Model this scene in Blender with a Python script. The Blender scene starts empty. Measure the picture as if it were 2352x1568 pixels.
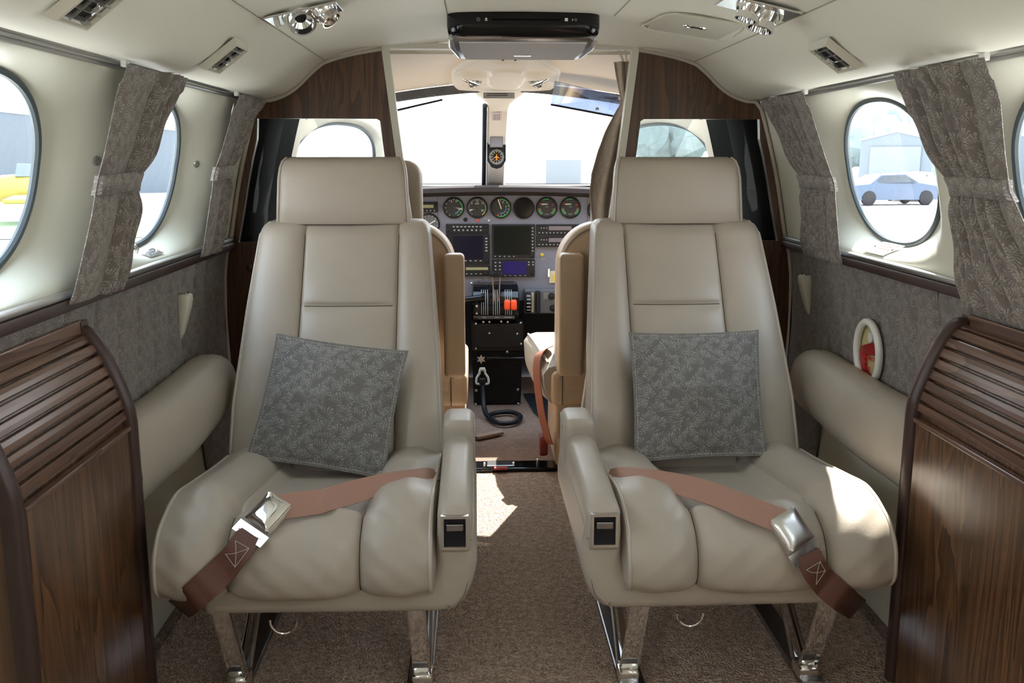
import bpy, bmesh, math, random
from mathutils import Vector, Matrix
from mathutils.bvhtree import BVHTree
from mathutils.geometry import tessellate_polygon
random.seed(7)
PI = math.pi
scene = bpy.context.scene
COL = scene.collection

# ------------------------------------------------------------------ camera
FPX, CXP, CYP = 2200.0, 1176.0, 784.0          # focal length and centre, pixels of 2352 x 1568
PITCH, YAW = math.radians(10.858), math.radians(2.1986)
CAM = Vector((-0.10, 0.0, 1.0))
cam_data = bpy.data.cameras.new('camera')
cam_data.sensor_fit = 'HORIZONTAL'
cam_data.sensor_width = 36.0
cam_data.lens = FPX / 2352.0 * 36.0
cam_data.clip_start = 0.02
cam_data.clip_end = 500
cam = bpy.data.objects.new('camera', cam_data)
COL.objects.link(cam)
cam.location = CAM
cam.rotation_euler = (PI / 2 - PITCH, 0, -YAW)
scene.camera = cam

# ------------------------------------------------------------------ sky, sun, exposure
vs = scene.view_settings
vs.view_transform = 'Standard'
vs.look = 'None'
vs.gamma = 1.0
vs.use_curve_mapping = False
vs.exposure = 0.12

world = bpy.data.worlds.new('bright_hazy_sky')
scene.world = world
world.use_nodes = True
wn = world.node_tree
wn.nodes.clear()
_o = wn.nodes.new('ShaderNodeOutputWorld')
_b = wn.nodes.new('ShaderNodeBackground')
_g = wn.nodes.new('ShaderNodeValToRGB')
_s = wn.nodes.new('ShaderNodeSeparateXYZ')
_t = wn.nodes.new('ShaderNodeTexCoord')
wn.links.new(_t.outputs['Generated'], _s.inputs[0])
wn.links.new(_s.outputs['Z'], _g.inputs[0])
_g.color_ramp.elements[0].color = (1.0, 1.0, 1.0, 1)
_g.color_ramp.elements[1].color = (0.62, 0.80, 1.0, 1)
wn.links.new(_g.outputs[0], _b.inputs['Color'])
_b.inputs['Strength'].default_value = 6.2
wn.links.new(_b.outputs[0], _o.inputs[0])

sun_data = bpy.data.lights.new('sun', 'SUN')
sun_data.energy = 20.0
sun_data.angle = math.radians(0.53)
sun_data.color = (1.0, 0.95, 0.87)
sun = bpy.data.objects.new('sun', sun_data)
COL.objects.link(sun)
SUN_DIR = Vector((-0.31, -0.79, -1.0)).normalized()     # the way the light travels
sun.rotation_euler = SUN_DIR.to_track_quat('-Z', 'Y').to_euler()

# ------------------------------------------------------------------ pixel -> point on a plane of the place
_F = Vector((math.sin(YAW) * math.cos(PITCH), math.cos(YAW) * math.cos(PITCH), -math.sin(PITCH)))
_R = Vector((math.cos(YAW), -math.sin(YAW), 0))
_U = _R.cross(_F)
def ray(px, py):
    return _F + _R * ((px - CXP) / FPX) + _U * ((CYP - py) / FPX)
def atX(px, py, X):
    d = ray(px, py); return CAM + d * ((X - CAM.x) / d.x)
def atY(px, py, Y):
    d = ray(px, py); return CAM + d * ((Y - CAM.y) / d.y)
def atZ(px, py, Z):
    d = ray(px, py); return CAM + d * ((Z - CAM.z) / d.z)

# ------------------------------------------------------------------ small maths
def lerp(a, b, t): return a + (b - a) * t
def clamp(x, a=0.0, b=1.0): return max(a, min(b, x))
def sst(a, b, x):
    t = clamp((x - a) / (b - a)); return t * t * (3 - 2 * t)
def interp(x, pts):
    if x <= pts[0][0]: return pts[0][1]
    for (x0, y0), (x1, y1) in zip(pts, pts[1:]):
        if x <= x1: return y0 + (y1 - y0) * (x - x0) / (x1 - x0)
    return pts[-1][1]
def spline(pts, n, closed=False):
    """n points on a Catmull-Rom curve through pts, evenly by parameter"""
    P = [Vector(p) for p in pts]; m = len(P); out = []
    segs = m if closed else m - 1
    for i in range(n):
        u = i / (n if closed else n - 1) * segs
        k = min(int(u), segs - 1); t = u - k
        g = (lambda j: P[j % m]) if closed else (lambda j: P[max(0, min(m - 1, j))])
        a, b, c, d = g(k - 1), g(k), g(k + 1), g(k + 2)
        if not closed:
            if k == 0: a = b * 2 - c
            if k + 2 > m - 1: d = c * 2 - b
        out.append(0.5 * ((2 * b) + (c - a) * t + (2 * a - 5 * b + 4 * c - d) * t * t + (3 * b - a - 3 * c + d) * t ** 3))
    return out

# ------------------------------------------------------------------ mesh builder
class MB:
    def __init__(s):
        s.bm = bmesh.new(); s.uv = {}
    def box(s, c, size, bevel=0.0, seg=2, rot=None):
        r = bmesh.ops.create_cube(s.bm, size=1.0)
        vs_ = r['verts']
        M = Matrix.Translation(Vector(c)) @ (rot.to_4x4() if rot is not None else Matrix.Identity(4)) @ Matrix.Diagonal((size[0], size[1], size[2], 1))
        bmesh.ops.transform(s.bm, matrix=M, verts=vs_)
        if bevel > 0:
            ed = list({e for v in vs_ for e in v.link_edges})
            bmesh.ops.bevel(s.bm, geom=ed, offset=bevel, segments=seg, affect='EDGES', profile=0.5)
        return s
    def bx(s, a, b, bevel=0.0, seg=2):
        a = Vector(a); b = Vector(b); d = b - a
        return s.box((a + b) / 2, (abs(d.x), abs(d.y), abs(d.z)), bevel, seg)
    def tube(s, pts, r, n=8, closed=False, caps=True, flat=1.0, up=None):
        P = [Vector(p) for p in pts]; m = len(P); rings = []
        prev = None
        for i in range(m):
            if closed: t = P[(i + 1) % m] - P[i - 1]
            else: t = P[min(i + 1, m - 1)] - P[max(i - 1, 0)]
            t.normalize()
            if prev is None:
                u0 = Vector(up) if up is not None else (Vector((0, 0, 1)) if abs(t.z) < 0.9 else Vector((1, 0, 0)))
                a = (u0 - t * u0.dot(t)).normalized()
            else:
                a = (prev - t * prev.dot(t)).normalized()
            prev = a; b = t.cross(a)
            rr = r[i] if isinstance(r, (list, tuple)) else r
            rings.append([s.bm.verts.new(P[i] + a * (math.cos(2 * PI * k / n) * rr * flat) + b * (math.sin(2 * PI * k / n) * rr)) for k in range(n)])
        s._skin(rings, True, closed)
        if caps and not closed:
            s.bm.faces.new(list(reversed(rings[0]))); s.bm.faces.new(rings[-1])
        return s
    def _skin(s, rings, wrap=True, closed=False):
        m = len(rings); n = len(rings[0])
        for i in range(m if closed else m - 1):
            A, B = rings[i], rings[(i + 1) % m]
            for k in range(n if wrap else n - 1):
                k2 = (k + 1) % n
                try: s.bm.faces.new((A[k], A[k2], B[k2], B[k]))
                except ValueError: pass
    def loft(s, rings, wrap=True, caps=True):
        R = [[s.bm.verts.new(Vector(p)) for p in r] for r in rings]
        s._skin(R, wrap)
        if caps and wrap:
            s.bm.faces.new(list(reversed(R[0]))); s.bm.faces.new(R[-1])
        return s
    def grid(s, fn, nu, nv, uvfn=None):
        G = []
        for j in range(nv + 1):
            row = []
            for i in range(nu + 1):
                u, v = i / nu, j / nv
                w = s.bm.verts.new(Vector(fn(u, v)))
                if uvfn: s.uv[w] = uvfn(u, v)
                row.append(w)
            G.append(row)
        s._skin(G, False)
        return s
    def lathe(s, prof, c=(0, 0, 0), axis=(0, 0, 1), n=24, caps=True):
        """prof: (radius, height) along axis"""
        ax = Vector(axis).normalized(); q = Vector((0, 0, 1)).rotation_difference(ax); c = Vector(c)
        rings = [[c + q @ Vector((r * math.cos(2 * PI * k / n), r * math.sin(2 * PI * k / n), h)) for k in range(n)] for r, h in prof]
        return s.loft(rings, True, caps)
    def prism(s, outline, d, holes=(), M=None, bevel=0.0):
        """outline and holes: 2-D loops, extruded by d along local z, placed by matrix M"""
        M = M or Matrix.Identity(4)
        loops = [[Vector((p[0], p[1], 0)) for p in outline]] + [[Vector((p[0], p[1], 0)) for p in h] for h in holes]
        flat = [p for l in loops for p in l]
        tris = tessellate_polygon(loops)
        lo = [s.bm.verts.new(M @ p) for p in flat]
        hi = [s.bm.verts.new(M @ (p + Vector((0, 0, d)))) for p in flat]
        for t in tris:
            for L, order in ((lo, (0, 1, 2)), (hi, (2, 1, 0))):
                try: s.bm.faces.new([L[t[k]] for k in order])
                except ValueError: pass
        o = 0
        for l in loops:
            n = len(l)
            for k in range(n):
                a, b = o + k, o + (k + 1) % n
                try: s.bm.faces.new((lo[a], lo[b], hi[b], hi[a]))
                except ValueError: pass
            o += n
        return s
    def poly(s, pts):
        s.bm.faces.new([s.bm.verts.new(Vector(p)) for p in pts]); return s

ORIGIN = {}
def obj(name, mb, m, parent=None, smooth=True, angle=40, sub=0, label=None, origin=None):
    """link the builder's shape (world coordinates) as one mesh object"""
    bm = mb.bm
    bmesh.ops.recalc_face_normals(bm, faces=bm.faces[:])
    if mb.uv:
        L = bm.loops.layers.uv.new('UVMap')
        for f in bm.faces:
            for l in f.loops:
                l[L].uv = mb.uv.get(l.vert, (0, 0))
    if parent is not None: org = ORIGIN[parent.name]
    elif origin is not None: org = Vector(origin)
    else:
        xs = [v.co for v in bm.verts]
        lo = Vector((min(v.x for v in xs), min(v.y for v in xs), min(v.z for v in xs)))
        hi = Vector((max(v.x for v in xs), max(v.y for v in xs), max(v.z for v in xs)))
        org = Vector(((lo.x + hi.x) / 2, (lo.y + hi.y) / 2, lo.z))
    bmesh.ops.translate(bm, verts=bm.verts[:], vec=-org)
    me = bpy.data.meshes.new(name)
    bm.to_mesh(me); bm.free()
    for mm in (m if isinstance(m, (list, tuple)) else [m]): me.materials.append(mm)
    if smooth:
        me.shade_smooth()
        me.set_sharp_from_angle(angle=math.radians(angle))
    o = bpy.data.objects.new(name, me)
    COL.objects.link(o)
    if parent is not None: o.parent = parent
    else: o.location = org
    ORIGIN[o.name] = org.copy()
    if sub:
        md = o.modifiers.new('subdivision', 'SUBSURF'); md.levels = sub; md.render_levels = sub
    if label: o['label'] = label
    return o
def thing(name, label, cat, loc, group=None):
    o = bpy.data.objects.new(name, None); COL.objects.link(o)
    o.empty_display_size = 0.05
    o.location = loc; o['label'] = label; o['category'] = cat
    if group: o['group'] = group
    ORIGIN[o.name] = Vector(loc)
    return o
def tag(o, label, cat, group=None, kind=None):
    o['label'] = label; o['category'] = cat
    if group: o['group'] = group
    if kind: o['kind'] = kind
    return o
def struct(o, label=None):
    o['kind'] = 'structure'
    if label: o['label'] = label
    return o
def text_mb(body, size, origin, xdir, ydir, depth=0.0006, align='CENTER'):
    """lettering as mesh: xdir reading direction, ydir up"""
    cu = bpy.data.curves.new('lettering', 'FONT')
    cu.body = body; cu.size = size; cu.align_x = align; cu.align_y = 'CENTER'; cu.extrude = depth / 2; cu.resolution_u = 2
    t = bpy.data.objects.new('lettering', cu); COL.objects.link(t)
    dg = bpy.context.evaluated_depsgraph_get(); dg.update()
    me = bpy.data.meshes.new_from_object(t.evaluated_get(dg))
    mb = MB(); mb.bm.from_mesh(me)
    bpy.data.objects.remove(t); bpy.data.curves.remove(cu); bpy.data.meshes.remove(me)
    x = Vector(xdir).normalized(); y = Vector(ydir); y = (y - x * y.dot(x)).normalized(); z = x.cross(y)
    M = Matrix(((x.x, y.x, z.x, origin[0]), (x.y, y.y, z.y, origin[1]), (x.z, y.z, z.z, origin[2]), (0, 0, 0, 1)))
    bmesh.ops.transform(mb.bm, matrix=M, verts=mb.bm.verts[:])
    return mb

# ------------------------------------------------------------------ materials
def srgb(r, g, b):
    f = lambda c: (c / 255 / 12.92) if c / 255 <= 0.04045 else ((c / 255 + 0.055) / 1.055) ** 2.4
    return (f(r), f(g), f(b), 1.0)
class NT:
    def __init__(s, name):
        s.m = bpy.data.materials.new(name); s.m.use_nodes = True
        s.t = s.m.node_tree; s.t.nodes.clear()
        s.out = s.n('ShaderNodeOutputMaterial')
    def n(s, kind, **kw):
        x = s.t.nodes.new(kind)
        for k, v in kw.items():
            if k.startswith('i_'):
                x.inputs[k[2:].replace('_', ' ')].default_value = v
            else: setattr(x, k, v)
        return x
    def l(s, a, b): s.t.links.new(a, b)
    def math(s, op, a, b=None, c=None):
        x = s.n('ShaderNodeMath', operation=op)
        for i, v in enumerate((a, b, c)):
            if v is None: continue
            if isinstance(v, (int, float)): x.inputs[i].default_value = v
            else: s.l(v, x.inputs[i])
        return x.outputs[0]
    def ramp(s, fac, stops):
        r = s.n('ShaderNodeValToRGB'); e = r.color_ramp.elements
        while len(e) < len(stops): e.new(0.5)
        for k, (p, c) in enumerate(stops): e[k].position = p; e[k].color = c if len(c) == 4 else (*c, 1)
        s.l(fac, r.inputs[0]); return r.outputs[0]
    def coords(s, which='Object', scale=(1, 1, 1), rot=(0, 0, 0)):
        t = s.n('ShaderNodeTexCoord'); mp = s.n('ShaderNodeMapping')
        mp.inputs['Scale'].default_value = scale; mp.inputs['Rotation'].default_value = rot
        s.l(t.outputs[which], mp.inputs[0]); return mp.outputs[0]
    def bsdf(s, **kw):
        b = s.n('ShaderNodeBsdfPrincipled')
        for k, v in kw.items(): b.inputs[k.replace('_', ' ')].default_value = v
        s.l(b.outputs[0], s.out.inputs[0]); return b
    def bump(s, b, h, strength, dist=0.001):
        x = s.n('ShaderNodeBump'); x.inputs['Strength'].default_value = strength; x.inputs['Distance'].default_value = dist
        s.l(h, x.inputs['Height']); s.l(x.outputs[0], b.inputs['Normal'])

def plain(name, col, rough=0.5, metal=0.0, spec=0.5, coat=0.0, bump=0.0, bscale=300.0, emit=None, estr=1.0):
    t = NT(name); b = t.bsdf(Base_Color=col, Roughness=rough, Metallic=metal, Coat_Weight=coat)
    b.inputs['Specular IOR Level'].default_value = spec
    if bump:
        nz = t.n('ShaderNodeTexNoise'); nz.inputs['Scale'].default_value = bscale; nz.inputs['Detail'].default_value = 3
        t.l(t.coords('Object'), nz.inputs['Vector']); t.bump(b, nz.outputs['Fac'], bump, 0.0006)
    if emit:
        b.inputs['Emission Color'].default_value = emit; b.inputs['Emission Strength'].default_value = estr
    return t.m

def leather(name, col):
    t = NT(name); b = t.bsdf(Roughness=0.42, Coat_Weight=0.06, Coat_Roughness=0.35)
    v = t.coords('Object')
    n1 = t.n('ShaderNodeTexNoise'); n1.inputs['Scale'].default_value = 5.0; n1.inputs['Detail'].default_value = 2
    t.l(v, n1.inputs['Vector'])
    c0 = tuple(x * 0.94 for x in col[:3]); c1 = tuple(min(1, x * 1.05) for x in col[:3])
    t.l(t.ramp(n1.outputs['Fac'], [(0.3, c0), (0.7, c1)]), b.inputs['Base Color'])
    vo = t.n('ShaderNodeTexVoronoi', feature='DISTANCE_TO_EDGE'); vo.inputs['Scale'].default_value = 420.0
    t.l(v, vo.inputs['Vector'])
    n2 = t.n('ShaderNodeTexNoise'); n2.inputs['Scale'].default_value = 14.0; n2.inputs['Detail'].default_value = 3
    t.l(v, n2.inputs['Vector'])
    h = t.math('MULTIPLY_ADD', n2.outputs['Fac'], 7.0, vo.outputs['Distance'])
    t.bump(b, h, 0.28, 0.0006)
    return t.m

def walnut(name, grain='Z', dark=(52, 34, 23), light=(118, 83, 55), gloss=0.28, fine=1.0):
    t = NT(name); b = t.bsdf(Roughness=gloss, Coat_Weight=0.25, Coat_Roughness=0.2)
    sc = {'Z': (9, 9, 0.9), 'Y': (9, 0.9, 9), 'X': (0.9, 9, 9)}[grain]
    sc = tuple(x * fine for x in sc)
    v = t.coords('Object', sc)
    n1 = t.n('ShaderNodeTexNoise'); n1.inputs['Scale'].default_value = 1.3; n1.inputs['Detail'].default_value = 3; n1.inputs['Distortion'].default_value = 0.6
    t.l(v, n1.inputs['Vector'])
    rings = t.math('FRACT', t.math('MULTIPLY', n1.outputs['Fac'], 11.0))
    n2 = t.n('ShaderNodeTexNoise'); n2.inputs['Scale'].default_value = 14.0; n2.inputs['Detail'].default_value = 5
    t.l(t.coords('Object', tuple(x if x > 2 * fine else x * 0.5 for x in sc)), n2.inputs['Vector'])
    mixv = t.math('ADD', t.math('MULTIPLY', rings, 0.42), t.math('MULTIPLY', n2.outputs['Fac'], 0.62))
    d, l = srgb(*dark), srgb(*light)
    mid = tuple((a * 0.55 + c * 0.45) for a, c in zip(d, l))
    t.l(t.ramp(mixv, [(0.22, d), (0.5, mid), (0.82, l)]), b.inputs['Base Color'])
    t.bump(b, n2.outputs['Fac'], 0.12, 0.0004)
    return t.m

def coral_fabric(name, base=(112, 104, 99), line=(160, 154, 146), cell=0.034):
    """woven cloth printed with little branching fans; needs UVs in metres"""
    t = NT(name); b = t.bsdf(Roughness=0.85); b.inputs['Specular IOR Level'].default_value = 0.2
    b.inputs['Sheen Weight'].default_value = 0.15
    uv0 = t.coords('UV', (1 / cell, 1 / cell, 1))
    nz = t.n('ShaderNodeTexNoise', noise_dimensions='2D'); nz.inputs['Scale'].default_value = 5.0; nz.inputs['Detail'].default_value = 3
    t.l(uv0, nz.inputs['Vector'])
    def layer(off, spread):
        sh = t.n('ShaderNodeVectorMath', operation='ADD'); t.l(uv0, sh.inputs[0]); sh.inputs[1].default_value = off
        vo = t.n('ShaderNodeTexVoronoi', voronoi_dimensions='2D'); vo.inputs['Scale'].default_value = 1.0; vo.inputs['Randomness'].default_value = 0.5
        t.l(sh.outputs[0], vo.inputs['Vector'])
        d = t.n('ShaderNodeVectorMath', operation='SUBTRACT'); t.l(sh.outputs[0], d.inputs[0]); t.l(vo.outputs['Position'], d.inputs[1])
        sp = t.n('ShaderNodeSeparateXYZ'); t.l(d.outputs[0], sp.inputs[0])
        cs = t.n('ShaderNodeSeparateColor'); t.l(vo.outputs['Color'], cs.inputs[0])
        phi = t.math('MULTIPLY', t.math('SUBTRACT', cs.outputs[0], 0.5), spread)
        cph, sph = t.math('COSINE', phi), t.math('SINE', phi)
        xr = t.math('SUBTRACT', t.math('MULTIPLY', sp.outputs['X'], cph), t.math('MULTIPLY', sp.outputs['Y'], sph))
        yr = t.math('ADD', t.math('MULTIPLY', sp.outputs['X'], sph), t.math('MULTIPLY', sp.outputs['Y'], cph))
        y = t.math('ADD', yr, 0.22)
        ang = t.math('ADD', t.math('ARCTAN2', xr, y), t.math('MULTIPLY', t.math('SUBTRACT', nz.outputs['Fac'], 0.5), 0.45))
        r = t.math('SQRT', t.math('ADD', t.math('MULTIPLY', xr, xr), t.math('MULTIPLY', y, y)))
        spokes = t.math('SINE', t.math('MULTIPLY', ang, 21.0))
        rj = t.math('ADD', r, t.math('MULTIPLY', t.math('SINE', t.math('MULTIPLY', ang, 5.3)), 0.08))
        rj = t.math('ADD', rj, t.math('MULTIPLY', t.math('SUBTRACT', nz.outputs['Fac'], 0.5), 0.22))
        # strokes thicken outwards and stop at a ragged rim
        stroke = t.math('MULTIPLY', t.math('ADD', spokes, t.math('MULTIPLY_ADD', rj, 2.2, -1.05)), 1.8)
        stroke = t.math('MINIMUM', t.math('MAXIMUM', stroke, 0.0), 1.0)
        rim = t.math('ADD', rj, t.math('MULTIPLY', spokes, -0.06))
        band = t.math('MULTIPLY', t.math('GREATER_THAN', rj, 0.20), t.math('LESS_THAN', rim, 0.58))
        return t.math('MULTIPLY', t.math('MULTIPLY', stroke, band), t.math('GREATER_THAN', t.math('COSINE', ang), -0.1))
    fan = t.math('MAXIMUM', layer((0, 0, 0), 3.0), t.math('MULTIPLY', layer((0.47, 0.53, 0), 5.0), 0.7))
    vd = t.n('ShaderNodeTexVoronoi', voronoi_dimensions='2D'); vd.inputs['Scale'].default_value = 5.5
    t.l(uv0, vd.inputs['Vector'])
    dots = t.math('MULTIPLY', t.math('LESS_THAN', vd.outputs['Distance'], 0.15), 0.35)
    fac = t.math('MINIMUM', t.math('MAXIMUM', fan, dots), 1.0)
    t.l(t.ramp(fac, [(0.10, srgb(*base)), (0.85, srgb(*line))]), b.inputs['Base Color'])
    wv = t.n('ShaderNodeTexNoise', noise_dimensions='2D'); wv.inputs['Scale'].default_value = 28.0
    t.l(uv0, wv.inputs['Vector'])
    t.bump(b, wv.outputs['Fac'], 0.35, 0.0006)
    return t.m

def carpet(name, a, c, scale=230.0):
    t = NT(name); b = t.bsdf(Roughness=0.95); b.inputs['Specular IOR Level'].default_value = 0.1
    v = t.coords('Object')
    vo = t.n('ShaderNodeTexVoronoi'); vo.inputs['Scale'].default_value = scale; t.l(v, vo.inputs['Vector'])
    n1 = t.n('ShaderNodeTexNoise'); n1.inputs['Scale'].default_value = 60.0; n1.inputs['Detail'].default_value = 4; t.l(v, n1.inputs['Vector'])
    f = t.math('ADD', t.math('MULTIPLY', n1.outputs['Fac'], 0.7), t.math('MULTIPLY', vo.outputs['Distance'], 0.5))
    t.l(t.ramp(f, [(0.3, srgb(*c)), (0.8, srgb(*a))]), b.inputs['Base Color'])
    t.bump(b, t.math('ADD', t.math('MULTIPLY', vo.outputs['Distance'], -1.0), n1.outputs['Fac']), 1.0, 0.008)
    return t.m

def glass(name, tint=(1, 1, 1), gloss=0.06, rough=0.0, fres=0.25):
    t = NT(name)
    tr = t.n('ShaderNodeBsdfTransparent'); tr.inputs[0].default_value = (*tint, 1)
    gl = t.n('ShaderNodeBsdfGlossy'); gl.inputs['Roughness'].default_value = rough; gl.inputs['Color'].default_value = (1, 1, 1, 1)
    fr = t.n('ShaderNodeLayerWeight'); fr.inputs['Blend'].default_value = 0.25
    mx = t.n('ShaderNodeMixShader')
    t.l(t.math('MULTIPLY_ADD', fr.outputs['Fresnel'], fres, gloss), mx.inputs[0])
    t.l(tr.outputs[0], mx.inputs[1]); t.l(gl.outputs[0], mx.inputs[2]); t.l(mx.outputs[0], t.out.inputs[0])
    return t.m

LEATHER = leather('cream_leather', srgb(170, 160, 146))
LEATHER_TAN = leather('tan_leather', srgb(198, 172, 142))
PIPING = plain('leather_piping', srgb(178, 169, 155), 0.45)
SEAM = plain('seam_shadow_thread', srgb(84, 75, 62), 0.8)  # dark tone stands for the shade inside the seam grooves
STITCH = plain('pale_thread', srgb(196, 190, 176), 0.7)
HEADLINER = plain('cream_headliner', srgb(234, 231, 216), 0.55, bump=0.05, bscale=60)
WALLTRIM = plain('cream_wall_trim', srgb(213, 212, 196), 0.42, bump=0.04, bscale=80)
VINYL = plain('cream_vinyl', srgb(186, 178, 160), 0.5, bump=0.05, bscale=150)
COCKPITLINER = plain('cockpit_liner', srgb(246, 234, 219), 0.6)
WOOD = walnut('walnut_upright_grain', 'Z')
WOOD_PART = walnut('walnut_partition', 'Z', (50, 32, 22), (98, 66, 44), 0.35)
WOOD_SLAT = walnut('walnut_lengthwise', 'Y', (76, 52, 42), (118, 88, 72), 0.25, 0.5)
TRIMBROWN = plain('dark_brown_molding', srgb(62, 44, 40), 0.38)
FABRIC = coral_fabric('coral_print_fabric', (120, 113, 108), (162, 156, 149), 0.036)
FABRIC_PANEL = coral_fabric('coral_print_side_panel', (112, 106, 102), (142, 137, 131), 0.038)
FABRIC_PILLOW = coral_fabric('coral_print_pillow', (108, 105, 102), (146, 146, 142), 0.037)
FABRIC_BROWN = coral_fabric('brown_print_fabric', (166, 152, 138), (186, 172, 157), 0.05)
CARPET = carpet('beige_carpet', (230, 204, 182), (158, 132, 114))
CARPET_COCKPIT = carpet('cockpit_carpet', (186, 158, 142), (150, 124, 110), 330)
CHROME = plain('chrome', (0.86, 0.86, 0.86, 1), 0.08, 1.0)
CHROME_DULL = plain('brushed_metal', (0.62, 0.62, 0.61, 1), 0.28, 1.0)
GUNMETAL = plain('gunmetal', (0.32, 0.32, 0.33, 1), 0.25, 1.0)
ALU = plain('satin_aluminium', (0.78, 0.79, 0.8, 1), 0.22, 1.0)
BLACKGLOSS = plain('gloss_black_plastic', (0.004, 0.004, 0.005, 1), 0.10, spec=0.35)
PEDBLACK = plain('pedestal_black_paint', (0.006, 0.006, 0.007, 1), 0.38, spec=0.4)
BLACK = plain('black_plastic', (0.009, 0.009, 0.012, 1), 0.45, spec=0.3)
BLACKVINYL = plain('black_vinyl', (0.004, 0.004, 0.004, 1), 0.8, spec=0.1)
RUBBER = plain('window_gasket', srgb(70, 80, 84), 0.45)
PLASTIC_CREAM = plain('cream_plastic', srgb(206, 202, 186), 0.4)
PLASTIC_WHITE = plain('white_plastic', srgb(222, 220, 214), 0.35)
BELT = plain('brown_belt_webbing', srgb(104, 68, 56), 0.6, bump=0.3, bscale=500)
BELT_PALE = plain('rose_brown_webbing', srgb(158, 120, 104), 0.5, bump=0.3, bscale=500)
PANELGREY = plain('instrument_panel_grey', srgb(114, 116, 130), 0.5)
DIAL = plain('dial_face', srgb(34, 36, 38), 0.5)
WHITEMARK = plain('white_marking', srgb(225, 225, 220), 0.6)
GREYMARK = plain('grey_marking', srgb(150, 152, 155), 0.6)
GREEN = plain('green_marking', srgb(60, 190, 90), 0.6)
BLUEMARK = plain('blue_marking', srgb(110, 150, 205), 0.6)
REDMARK = plain('red_marking', srgb(215, 45, 35), 0.6)
YELLOWMARK = plain('yellow_marking', srgb(225, 190, 70), 0.6)
ORANGE = plain('orange_red_knob', srgb(250, 84, 40), 0.4)
AMBER = plain('amber_marking', srgb(225, 140, 50), 0.6)
SCREEN_BLUE = plain('dark_blue_screen', srgb(14, 14, 34), 0.35, spec=0.15)
SCREEN_DARK = plain('dark_green_screen', srgb(12, 18, 16), 0.35, spec=0.15)
SCREEN_NAVY = plain('navy_screen', srgb(38, 28, 92), 0.35, spec=0.15)
LCD = plain('lcd_strip', srgb(150, 148, 110), 0.4)
LCD_PINK = plain('lcd_grey_strip', srgb(112, 104, 110), 0.4)
GLASS = glass('clear_window_acrylic', (1, 1, 1), 0.012, 0.0, 0.08)
WINDSHIELD = glass('windshield_glass', (0.96, 0.99, 1.0), 0.04)
SMOKED = glass('smoked_partition_acrylic', (0.50, 0.53, 0.51), 0.004, fres=0.08)
VISOR = glass('tinted_visor_acrylic', (0.42, 0.47, 0.58), 0.16, 0.05)

# ================================================================== THE CABIN SHELL
YREAR, YPART = -1.15, 2.68
WALLP = [(-0.02, 0.772), (0.1, 0.782), (0.3, 0.800), (0.55, 0.808), (0.70, 0.802), (0.755, 0.790), (0.785, 0.779),
         (0.90, 0.757), (0.985, 0.738), (1.06, 0.717), (1.12, 0.699), (1.165, 0.684)]
def xw(z): return interp(z, WALLP)
WZ0, WZ1 = 0.785, 1.165
WIN_Y = (2.100, 1.365, 0.630, -0.105, -0.840)
WA, WB, WZC = 0.230, 0.156, 0.968          # window half width, half height, centre height
RECESS = 0.070

def oval(a, n=2.25):
    c, s_ = math.cos(a), math.sin(a)
    return (math.copysign(abs(c) ** (2 / n), c) * WA, math.copysign(abs(s_) ** (2 / n), s_) * WB)
def rect_hit(a, hw, z0, z1):
    c, s_ = math.cos(a), math.sin(a)
    t = 1e9
    if abs(c) > 1e-9: t = min(t, hw / abs(c))
    if s_ > 1e-9: t = min(t, z1 / s_)
    if s_ < -1e-9: t = min(t, z0 / -s_)
    return (c * t, s_ * t)
HW = 0.3675
def corner_angles(hw, z0, z1, n=96):
    A = [2 * PI * k / n for k in range(n)]
    for ca in (math.atan2(z1, hw), math.atan2(z1, -hw), math.atan2(-z0, -hw) % (2 * PI), math.atan2(-z0, hw) % (2 * PI)):
        k = min(range(n), key=lambda i: abs(A[i] - ca)); A[k] = ca
    return A
def wall_upper(mb, sgn, yc):
    z0, z1 = WZC - WZ0, WZ1 - WZC
    A = corner_angles(HW, z0, z1)
    rings = []
    M = 18
    for j in range(M + 1):
        t = j / M
        ring = []
        for a in A:
            o = oval(a); r = rect_hit(a, HW, z0, z1)
            y, z = lerp(o[0], r[0], t), lerp(o[1], r[1], t)
            m = ((abs(y) / 0.362) ** 5 + (abs(z) / (0.178 if z > 0 else 0.182)) ** 5) ** 0.2   # rounded box, 1 at its rim
            mo = ((abs(o[0]) / 0.362) ** 5 + (abs(o[1]) / 0.18) ** 5) ** 0.2
            w = clamp((1 - m) / max(1e-6, 1 - mo))
            d = RECESS * (0.35 * w + 0.65 * w * w * (3 - 2 * w))
            ring.append((sgn * (xw(WZC + z) + d), yc + y, WZC + z))
        rings.append(ring)
    mb.loft(rings, True, False)
def recess_at(y, z):
    yc = min(WIN_Y, key=lambda c: abs(c - y)); dy, dz = y - yc, z - WZC
    met = lambda a, b: ((abs(a) / 0.362) ** 5 + (abs(b) / (0.178 if b > 0 else 0.182)) ** 5) ** 0.2
    ov = max(1e-6, ((abs(dy) / WA) ** 2.25 + (abs(dz) / WB) ** 2.25) ** (1 / 2.25))
    m, mo = met(dy, dz), met(dy / ov, dz / ov)
    w = clamp((1 - m) / max(1e-6, 1 - mo))
    return RECESS * (0.35 * w + 0.65 * w * w * (3 - 2 * w))
def wall_x(y, z): return xw(z) + (recess_at(y, z) if WZ0 < z < WZ1 else 0)
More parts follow.
